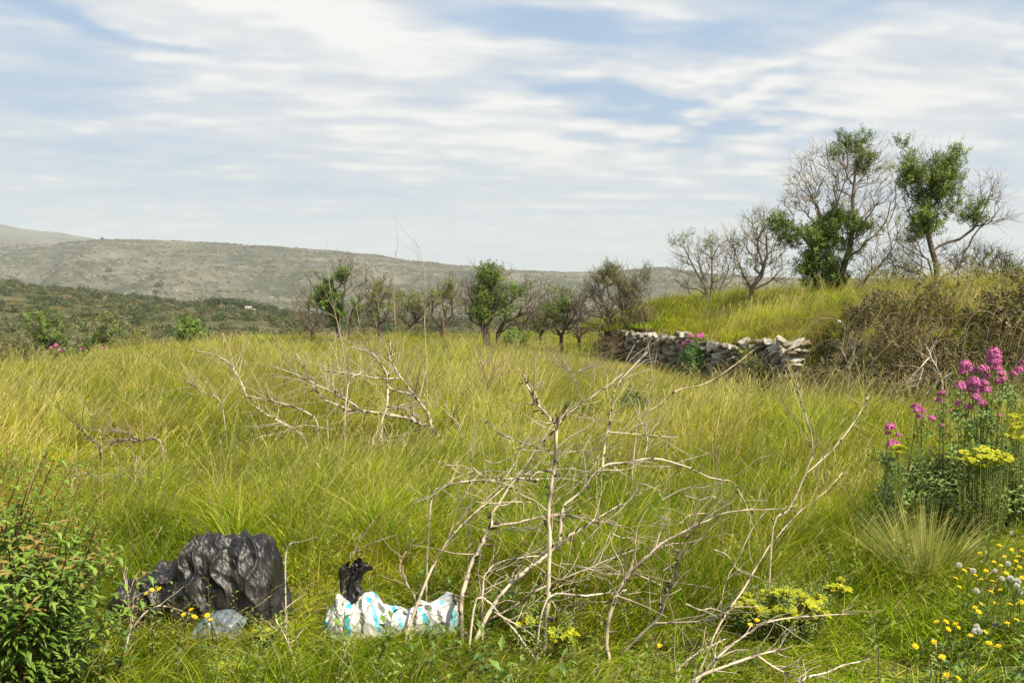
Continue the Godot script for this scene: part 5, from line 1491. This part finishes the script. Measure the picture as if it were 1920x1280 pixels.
func make_brambles() -> void:
	var leaf := [sprig(901, 9, 0.14, 0.045, 0.030, [Color(0.10, 0.115, 0.026), Color(0.145, 0.125, 0.045), Color(0.085, 0.085, 0.026), Color(0.22, 0.14, 0.065)], M.leaf), sprig(902, 9, 0.13, 0.042, 0.026, [Color(0.20, 0.175, 0.06), Color(0.28, 0.195, 0.095), Color(0.15, 0.15, 0.045)], M.leaf)]
	# x, depth, width, height, density of leaves, label
	var list := [
		[1572, 14.9, 0.50, 0.42, 150, "bramble bush crowding the right side of the pale broken wall end"], [1612, 14.3, 0.85, 0.52, 300, "brown bramble mound behind the dead sapling"], [1690, 13.3, 0.95, 0.52, 340, "dark bramble mound behind the forked bleached branch"],
		[1775, 12.5, 1.0, 0.56, 340, "bramble mound directly behind the pink valerian"], [1868, 11.9, 1.0, 0.56, 340, "bramble mound at the right edge behind the valerian"], [1960, 11.5, 1.1, 0.6, 300, "bramble mound running out of the picture at the right edge"],
		[1650, 15.6, 0.8, 0.35, 70, "low bramble thicket on the bank above the dead sapling"], [1735, 14.8, 0.9, 0.40, 80, "low bramble thicket on the bank below the upright leafy tree"], [1830, 14.1, 0.9, 0.40, 80, "low bramble thicket on the bank below the spiky skyline bush"],
		[1448, 15.7, 0.34, 0.72, 110, "green creeper bush covering the wall just left of its pale end"], [1180, 24.0, 0.5, 0.8, 120, "low bush at the shaded far end of the wall"],
		[1580, 13.7, 0.5, 0.55, 150, "green bramble at the foot of the bank left of the dead sapling"], [1650, 12.8, 0.7, 0.75, 250, "green bramble at the foot of the bank right of the dead sapling"], [1735, 12.0, 0.75, 0.8, 270, "green bramble at the foot of the bank below the bleached branch"], [1835, 11.3, 0.8, 0.8, 280, "green bramble at the foot of the bank behind the large valerian"],
	]
	var lumps := fbm(909, 1.3, 3)
	var n := 910
	for e in list:
		n += 1
		rng.seed = n
		var b := on_ground(e[0], e[1])
		if e[0] == 1448:
			b.x -= 0.38
			b.y = height(b.x - 0.2, b.z)
		var o := thing("bramble_bush", b, e[5], "bush", "brambles on the bank")
		var canes := Shape.new()
		var w: float = e[2]
		var h: float = e[3]
		for k in int(300 * w * h) + 40:
			var a := rnd(0, TAU)
			var r := sqrt(rng.randf()) * w * 0.8
			var foot := Vector3(cos(a) * r, 0, sin(a) * r)
			foot.y = height(b.x + foot.x, b.z + foot.z) - b.y - 0.03
			var out := Vector3(cos(a + rnd(-1.3, 1.3)), 0, sin(a + rnd(-1.3, 1.3)))
			var top := h * rnd(0.45, 1.12) * (1.0 - 0.35 * r / w)
			var reach := rnd(0.2, 0.75)
			var p := smooth([foot, foot + out * reach * 0.25 + Vector3(0, top * 0.75, 0) + in_ball() * 0.08, foot + out * reach * 0.7 + Vector3(0, top, 0) + in_ball() * 0.08, foot + out * reach * 1.15 + Vector3(0, top * rnd(0.5, 0.9), 0) + in_ball() * 0.1], 3)
			var rr := PackedFloat32Array()
			var cc := PackedColorArray()
			var col := Color(0.26, 0.19, 0.115).lerp(Color(0.50, 0.41, 0.27), pow(rng.randf(), 1.5)) * rnd(0.6, 1.15)
			for j in p.size():
				rr.append(lerpf(0.0055, 0.002, float(j) / (p.size() - 1)))
				cc.append(col * rnd(0.8, 1.15))
			canes.tube(p, rr, 3, cc, false)
			# some trail down over the face of the bank
			if e[1] < 15.0 and e[0] > 1500 and rng.randf() < 0.22:
				var q := foot + Vector3(0, top * 0.5, 0)
				var down := Vector3(-0.7, 0, 0.72) * rnd(0.4, 1.2) + Vector3(rnd(-1.1, 1.1), 0, rnd(-0.9, 0.9))
				var fall := smooth([q, q + down * 0.5 + Vector3(0, 0.15, 0), q + down * 0.9 - Vector3(0, rnd(0.3, 0.7), 0), q + down * 1.05 - Vector3(0, rnd(0.7, 1.3), 0)], 3)
				canes.tube(fall, rr, 3, cc, false)
		part("cane", canes, M.bark, o, true)
		var crowd := [Crowd.new(), Crowd.new()]
		for k in int(e[4] * 3.2):
			var q := in_ball()
			q = q.normalized() * pow(q.length(), 0.5)
			var p := Vector3(q.x * w, 0, q.z * w)
			p.y = height(b.x + p.x, b.z + p.z) - b.y + (0.5 + 0.5 * q.y) * h * sqrt(maxf(0.0, 1.0 - 0.75 * (q.x * q.x + q.z * q.z))) * (1.0 + 1.5 * lumps.get_noise_2d(b.x + p.x, b.z + p.z))
			var g := rnd(0.75, 1.25)
			var tint := Color(g, g, g)
			if e[0] == 1448: tint = Color(g * 1.2, g * 1.5, g * 1.1)
			crowd[0 if rng.randf() < 0.6 else 1].put(Transform3D(turned(in_ball() + Vector3(0, 0.6, 0), rnd(0, TAU), rnd(0.8, 1.35)), p), tint)
		for k in 2:
			o.add_child(crowd[k].node("foliage", leaf[k]), true)
	# ochre cushions of broom along the top of the wall
	rng.seed = 940
	var needles := sprig(941, 16, 0.16, 0.05, 0.006, [Color(0.34, 0.25, 0.04), Color(0.27, 0.22, 0.05), Color(0.40, 0.31, 0.05)], M.leaf)
	for e in [[1466, 16.6, 0.34, 0.34, "yellow-ochre broom cushion above the pale end of the wall"], [1400, 18.6, 0.36, 0.26, "ochre broom cushion above the middle of the wall"], [1345, 20.0, 0.34, 0.22, "dull yellow broom cushion above the wall beside the red valerian"], [1215, 24.2, 0.4, 0.3, "ochre broom cushion at the far end of the wall top"]]:
		var b := on_ground(e[0], e[1])
		var o := thing("broom_bush", b, e[4], "bush", "broom cushions along the wall top")
		var c := Crowd.new()
		for k in 190:
			var q := in_ball()
			var p := Vector3(q.x * e[2], 0, q.z * e[2])
			p.y = height(b.x + p.x, b.z + p.z) - b.y + (0.5 + 0.5 * q.y) * e[3] * (1.0 - 0.4 * (q.x * q.x + q.z * q.z))
			c.put(Transform3D(turned(in_ball() * 0.7 + Vector3(q.x * 0.5, 1, q.z * 0.5), rnd(0, TAU), rnd(0.8, 1.2)), p), Color.WHITE * rnd(0.75, 1.2))
		o.add_child(c.node("foliage", needles), true)

# ------------------------------------------------------------------ the valley and the hills

# A bush seen from afar: many leaf-sized faces on an uneven lump, about one unit across.
func far_bush(seed_: int, faces: int, size: float, squat: float, cols: Array, ragged := 0.45) -> ArrayMesh:
	rng.seed = seed_
	var f := fbm(seed_, 1.0, 2)
	var s := Shape.new()
	for k in faces:
		var o := in_ball().normalized()
		o.y = absf(o.y) if rng.randf() < 0.85 else o.y * 0.4
		var r := 0.5 * (1.0 + ragged * 1.6 * f.get_noise_3dv(o * 1.6)) * pow(rnd(0.5, 1.0), 0.5)
		var p := Vector3(o.x * r, o.y * r * 2.0 * squat, o.z * r)
		var x := (in_ball() + o.cross(Vector3(0.3, 0.8, 0.2))).normalized() * size * rnd(0.6, 1.3)
		var y := (o + in_ball() * 0.8).cross(x).normalized() * size * rnd(0.6, 1.2)
		var c: Color = cols[rng.randi() % cols.size()]
		s.quad(p - x, p - y, p + x, p + y, c * rnd(0.75, 1.25))
	return s.mesh(M.leaf_far)

func scatter(called: String, label: String, meshes: Array, n: int, d0: float, d1: float, tan_x: float, pick: Callable, seed_: int) -> void:
	rng.seed = seed_
	var crowds := []
	for m in meshes:
		crowds.append(Crowd.new())
	var put := 0
	var tries := 0
	while put < n and tries < n * 8:
		tries += 1
		var deep := sqrt(lerpf(d0 * d0, d1 * d1, rng.randf()))
		var x := rnd(-tan_x, tan_x) * deep
		var z := -deep
		var y := height(x, z)
		var size: float = pick.call(x, y, z, deep)
		if size <= 0.0:
			continue
		var g := rnd(0.72, 1.28)
		var b := Basis(Vector3.UP, rnd(0, TAU)).scaled(Vector3(size * rnd(0.8, 1.3), size * rnd(0.8, 1.2), size))
		crowds[rng.randi() % crowds.size()].put(Transform3D(b, Vector3(x, y - 0.06 * size, z)), Color(g * rnd(0.9, 1.15), g, g * rnd(0.85, 1.1)))
		put += 1
	var o := Node3D.new()
	o.name = numbered(called)
	add_child(o)
	tag(o, label, "scrub", "", "stuff")
	for k in crowds.size():
		if crowds[k].b.size():
			o.add_child(crowds[k].node("bush", meshes[k]), true)

func make_far() -> void:
	var deep_green := [Color(0.062, 0.083, 0.030), Color(0.080, 0.10, 0.037), Color(0.052, 0.070, 0.028)]
	var sage := [Color(0.10, 0.115, 0.055), Color(0.085, 0.10, 0.042), Color(0.13, 0.135, 0.06)]
	var tawny := [Color(0.17, 0.15, 0.065), Color(0.14, 0.14, 0.05), Color(0.21, 0.18, 0.09)]
	var near_set := [far_bush(1001, 340, 0.055, 0.45, deep_green), far_bush(1005, 340, 0.055, 0.5, deep_green), far_bush(1002, 340, 0.055, 0.42, sage), far_bush(1003, 320, 0.05, 0.34, sage + tawny), far_bush(1004, 300, 0.05, 0.28, tawny)]
	var clump := fbm(61, 0.03, 3)
	scatter("valley_scrub", "mixed olive scrub covering the valley between field and hills", near_set, 5600, 34.0, 420.0, 0.72, func(x, _y, z, deep):
		if to_edge(Vector2(x, z), field) > -3.0: return 0.0
		var k := clump.get_noise_2d(x, z)
		if k < -0.22 + 0.3 * rng.randf() - 0.15: return 0.0
		return rnd(1.0, 2.8) * (0.75 + 1.1 * maxf(k, 0.0)) * (0.8 + deep / 420.0), 62)
	var far_set := [far_bush(1011, 46, 0.16, 0.36, sage), far_bush(1012, 46, 0.16, 0.3, sage), far_bush(1013, 40, 0.18, 0.25, sage + tawny)]
	scatter("hill_scrub", "dark scrub dotted over the limestone hills", far_set, 19000, 780.0, 1800.0, 0.66, func(x, _y, z, _deep):
		var k := hill_noise.get_noise_2d(x * 1.2 + 50.0, z * 1.2)
		if k < rnd(-0.5, 0.25): return 0.0
		return rnd(1.6, 4.6), 63)
	# bare rock in ledges on the hill side
	var rock := Shape.new()
	rng.seed = 64
	for k in 9:
		var c := Vector3(rnd(-0.5, 0.5), rnd(0.0, 0.12), rnd(-0.2, 0.2))
		var w := rnd(0.12, 0.3)
		var h := rnd(0.05, 0.16)
		var q := Color(0.29, 0.26, 0.19) * rnd(0.8, 1.15)
		var p := [c + Vector3(-w, -h, 0.1), c + Vector3(w * rnd(0.7, 1.2), -h, 0.1), c + Vector3(w * rnd(0.5, 1.0), h, rnd(-0.1, 0.05)), c + Vector3(-w * rnd(0.5, 1.0), h * rnd(0.6, 1.2), rnd(-0.1, 0.05)), c + Vector3(w * 0.6, h * 0.8, -0.35), c + Vector3(-w * 0.6, h * 0.8, -0.35)]
		rock.quad(p[0], p[3], p[2], p[1], q)
		rock.quad(p[3], p[5], p[4], p[2], q)
		rock.tri(p[1], p[2], p[4], q)
		rock.tri(p[0], p[5], p[3], q)
	var rock_mesh := rock.mesh(M.rock_far)
	rng.seed = 65
	var c := Crowd.new()
	var n := 0
	var ledges := fbm(66, 0.012, 3)
	while n < 11000:
		var deep := sqrt(lerpf(800.0 * 800.0, 1720.0 * 1720.0, rng.randf()))
		var x := rnd(-0.66, 0.66) * deep
		var y := height(x, -deep)
		n += 1
		if sin(y * 0.55 + 5.0 * hill_noise.get_noise_2d(x * 0.5, -deep * 0.5)) + 1.6 * ledges.get_noise_2d(x, deep) < rnd(-0.9, 0.9):
			continue
		var s := rnd(1.4, 4.0)
		c.put(Transform3D(Basis(Vector3.UP, rnd(-1.2, 1.2)).scaled(Vector3(s * rnd(0.8, 1.5), s * 0.8, s)), Vector3(x, y, -deep)), Color.WHITE * rnd(0.7, 1.1))
	var o := c.node("hill_rock", rock_mesh)
	add_child(o)
	tag(o, "pale limestone outcrops in ledges across the hillside", "rock", "", "stuff")
	# single dark trees on the hill side
	var oak := far_bush(1021, 260, 0.07, 0.5, deep_green)
	for e in [[297, 538, 6.5, "lone dark tree on the lower hillside, the upper of two"], [292, 552, 5.0, "lone dark tree on the lower hillside, the lower of two"], [193, 447, 4.0, "tiny dark tree on the crest of the limestone hill"], [205, 512, 6.0, "dark bush in the gully of the limestone hill"], [196, 524, 5.0, "lower dark bush in the gully of the limestone hill"]]:
		var deep := 900.0
		for k in 60:
			var q := spot(e[0], e[1], deep)
			if height(q.x, q.z) >= q.y or deep > 1690.0: break
			deep += 14.0
		var at := on_ground(e[0], deep)
		var t := thing("hill_tree", at, e[3], "tree", "lone trees on the limestone hill")
		var mi := MeshInstance3D.new()
		mi.name = "crown"
		mi.mesh = oak
		mi.transform = Transform3D(Basis.from_scale(Vector3(e[2] * 1.6, e[2] * 1.5, e[2] * 1.6)), Vector3(0, e[2] * 0.25, 0))
		t.add_child(mi)
		var s := Shape.new()
		s.tube(PackedVector3Array([Vector3(0, -0.5, 0), Vector3(0.1, e[2] * 0.4, 0)]), PackedFloat32Array([0.3, 0.2]), 5, PackedColorArray([Color(0.1, 0.08, 0.06), Color(0.1, 0.08, 0.06)]))
		part("trunk", s, M.bark, t)
	# pine grove with a small white house
	var pine := [far_bush(1031, 300, 0.075, 0.42, deep_green, 0.6), far_bush(1032, 300, 0.075, 0.46, deep_green, 0.6)]
	rng.seed = 67
	var deep := 385.0
	for k in 26:
		var px := 385.0 + k * 5.3 + rnd(-2, 2)
		var row := k % 3
		var at := on_ground(px, deep + row * 9.0 + rnd(-3, 3))
		var top: float = along([[380.0, 3.2], [410.0, 5.2], [460.0, 5.8], [500.0, 4.6], [525.0, 2.6]], px) * rnd(0.85, 1.1) + (565.0 - 560.0) * 0.05
		var t := thing("pine_tree", at, "dark round-topped pine of the grove beside the white farmhouse", "tree", "pines of the valley grove")
		var s := Shape.new()
		s.tube(PackedVector3Array([Vector3(0, -0.4, 0), Vector3(rnd(-0.2, 0.2), top * 0.45, 0)]), PackedFloat32Array([0.24, 0.15]), 5, PackedColorArray([Color(0.11, 0.08, 0.06), Color(0.11, 0.08, 0.06)]))
		part("trunk", s, M.bark, t)
		var mi := MeshInstance3D.new()
		mi.name = "crown"
		mi.mesh = pine[k % 2]
		mi.transform = Transform3D(Basis(Vector3.UP, rnd(0, TAU)).scaled(Vector3(top * rnd(0.75, 0.95), top * 0.85, top * 0.85)), Vector3(0, top * 0.30, 0))
		t.add_child(mi)
	var at := on_ground(466, 372.0)
	var house := thing("farmhouse", at, "small white farmhouse in front of the dark pine grove", "house")
	house.rotation.y = 0.35
	house.scale = Vector3.ONE * 0.55
	var box := func(called: String, lo: Vector3, hi: Vector3, col: Color, m: Material, parent: Node3D) -> MeshInstance3D:
		var s := Shape.new()
		var p := func(i): return Vector3(hi.x if i & 1 else lo.x, hi.y if i & 2 else lo.y, hi.z if i & 4 else lo.z)
		for q in [[4, 6, 7, 5], [1, 3, 2, 0], [0, 2, 6, 4], [5, 7, 3, 1], [6, 2, 3, 7], [0, 4, 5, 1]]:
			s.quad(p.call(q[0]), p.call(q[1]), p.call(q[2]), p.call(q[3]), col)
		return part(called, s, m, parent)
	box.call("wall", Vector3(-2.6, -1.0, -2), Vector3(2.0, 2.9, 2), Color(0.58, 0.55, 0.48), M.plain, house)
	var wing: MeshInstance3D = box.call("wing", Vector3(2.0, -1.0, -1.6), Vector3(4.4, 2.0, 1.6), Color(0.56, 0.52, 0.45), M.plain, house)
	box.call("window", Vector3(2.8, 0.7, 1.59), Vector3(3.5, 1.5, 1.63), Color(0.05, 0.05, 0.05), M.plain, wing)
	var roof := Shape.new()
	var tile := Color(0.40, 0.33, 0.26)
	roof.quad(Vector3(-2.9, 2.8, 2.3), Vector3(-2.9, 3.7, 0), Vector3(2.2, 3.7, 0), Vector3(2.2, 2.8, 2.3), tile)
	roof.quad(Vector3(2.2, 2.8, -2.3), Vector3(2.2, 3.7, 0), Vector3(-2.9, 3.7, 0), Vector3(-2.9, 2.8, -2.3), tile)
	roof.tri(Vector3(-2.6, 2.9, 2), Vector3(-2.6, 3.65, 0), Vector3(-2.6, 2.9, -2), Color(0.58, 0.55, 0.48))
	roof.tri(Vector3(2.0, 2.9, -2), Vector3(2.0, 3.65, 0), Vector3(2.0, 2.9, 2), Color(0.58, 0.55, 0.48))
	part("roof", roof, M.plain, house)
	box.call("door", Vector3(-0.5, -0.9, 1.99), Vector3(0.5, 1.3, 2.03), Color(0.12, 0.09, 0.06), M.plain, house)
	for x in [-1.7, 1.1]:
		box.call("window", Vector3(x - 0.35, 1.3, 1.99), Vector3(x + 0.35, 2.2, 2.03), Color(0.05, 0.05, 0.05), M.plain, house)

# ------------------------------------------------------------------ scene

func _ready() -> void:
	var t0 := Time.get_ticks_msec()
	var cam := Camera3D.new()
	cam.name = "camera"
	add_child(cam)
	cam.position = EYE
	cam.rotation_degrees = Vector3(-PITCH, 0, 0)
	cam.fov = rad_to_deg(2.0 * atan(640.0 / FOCAL))
	cam.near = 0.1
	cam.far = 12000.0
	cam.current = true
	var env := Environment.new()
	env.background_mode = Environment.BG_SKY
	env.sky = Sky.new()
	var sky := PanoramaSkyMaterial.new()
	sky.panorama = make_sky()
	env.sky.sky_material = sky
	env.tonemap_mode = Environment.TONE_MAPPER_LINEAR
	env.tonemap_exposure = EXPOSURE
	env.fog_enabled = true
	env.fog_density = 0.00015
	env.fog_light_color = Color(0.90, 0.93, 0.93)
	env.sdfgi_enabled = true
	env.ssao_enabled = true
	env.ssil_enabled = true
	var we := WorldEnvironment.new()
	we.name = "environment"
	we.environment = env
	add_child(we)
	var sun := DirectionalLight3D.new()
	sun.name = "sun"
	sun.light_energy = 1.55
	sun.light_angular_distance = 0.8
	sun.light_color = Color(1.0, 0.955, 0.87)
	sun.shadow_enabled = true
	add_child(sun)
	sun.look_at_from_position(SUN * 50.0, Vector3.ZERO)

	field_noise.seed = 5; field_noise.frequency = 0.25
	wide_noise.seed = 6; wide_noise.frequency = 0.02; wide_noise.fractal_octaves = 5
	hill_noise.seed = 7; hill_noise.frequency = 0.006; hill_noise.fractal_octaves = 5
	make_materials()
	make_ground()
	lay_grass()
	make_wall()
	make_trees()
	make_far()
	make_brambles()
	make_shrub()
	make_rubbish()
	make_dead_wood()
	make_flowers()

func make_materials() -> void:
	material("grass", 0.8, null, 1.0, false, 0.6, 0.0)
	var rough := grain(fbm(3, 0.03, 5), 512, Color(0.62, 0.62, 0.62), Color(1.0, 1.0, 1.0))
	material("earth", 0.95, rough, 0.12, true, 0.0, 0.2)
	material("leaf", 0.5, null, 1.0, false, 0.5, 0.45)
	material("leaf_far", 0.7, null, 1.0, false, 0.3, 0.3)
	material("petal", 0.6, null, 1.0, false, 0.5, 0.3)
	material("plain", 0.9)
	material("rock_far", 0.95)
	var bark := grain(fbm(4, 0.05, 4), 256, Color(0.55, 0.54, 0.53), Color(1.0, 1.0, 1.0))
	material("bark", 0.9, bark, 4.0, false, 0.0, 0.3)
	var weathered := grain(fbm(8, 0.045, 5), 512, Color(0.66, 0.63, 0.60), Color(1.0, 1.0, 1.0))
	material("dead", 0.85, weathered, 9.0, false, 0.0, 0.3)
	var pits := grain(fbm(9, 0.03, 5), 512, Color(0.55, 0.55, 0.55), Color(1.0, 1.0, 1.0))
	for e in [["stone", Color(0.50, 0.455, 0.365)], ["stone_dark", Color(0.36, 0.32, 0.25)], ["stone_brown", Color(0.44, 0.36, 0.26)], ["stone_pale", Color(0.72, 0.67, 0.57)], ["stone_tan", Color(0.47, 0.37, 0.24)]]:
		var m := material(e[0], 0.93, pits, 1.4, true, 0.0, 0.25)
		m.albedo_color = (e[1] as Color).linear_to_srgb()
	var film := material("plastic", 0.47, null, 1.0, false, 0.0, 0.5)
	var crumple := FastNoiseLite.new()
	crumple.noise_type = FastNoiseLite.TYPE_CELLULAR
	crumple.seed = 12; crumple.frequency = 0.035
	crumple.cellular_return_type = FastNoiseLite.RETURN_DISTANCE
	crumple.domain_warp_enabled = true
	crumple.domain_warp_amplitude = 18.0
	film.heightmap_enabled = true
	film.heightmap_texture = grain(crumple, 256, Color.BLACK, Color.WHITE)
	film.heightmap_scale = 0.25
	film.uv1_triplanar = true
	film.uv1_scale = Vector3.ONE * 4.0
	material("plastic_pale", 0.4, null, 1.0, false, 0.0, 0.5)
	var p := material("print", 0.38, null, 1.0, false, 0.25, 0.5)
	p.albedo_texture = print_texture()
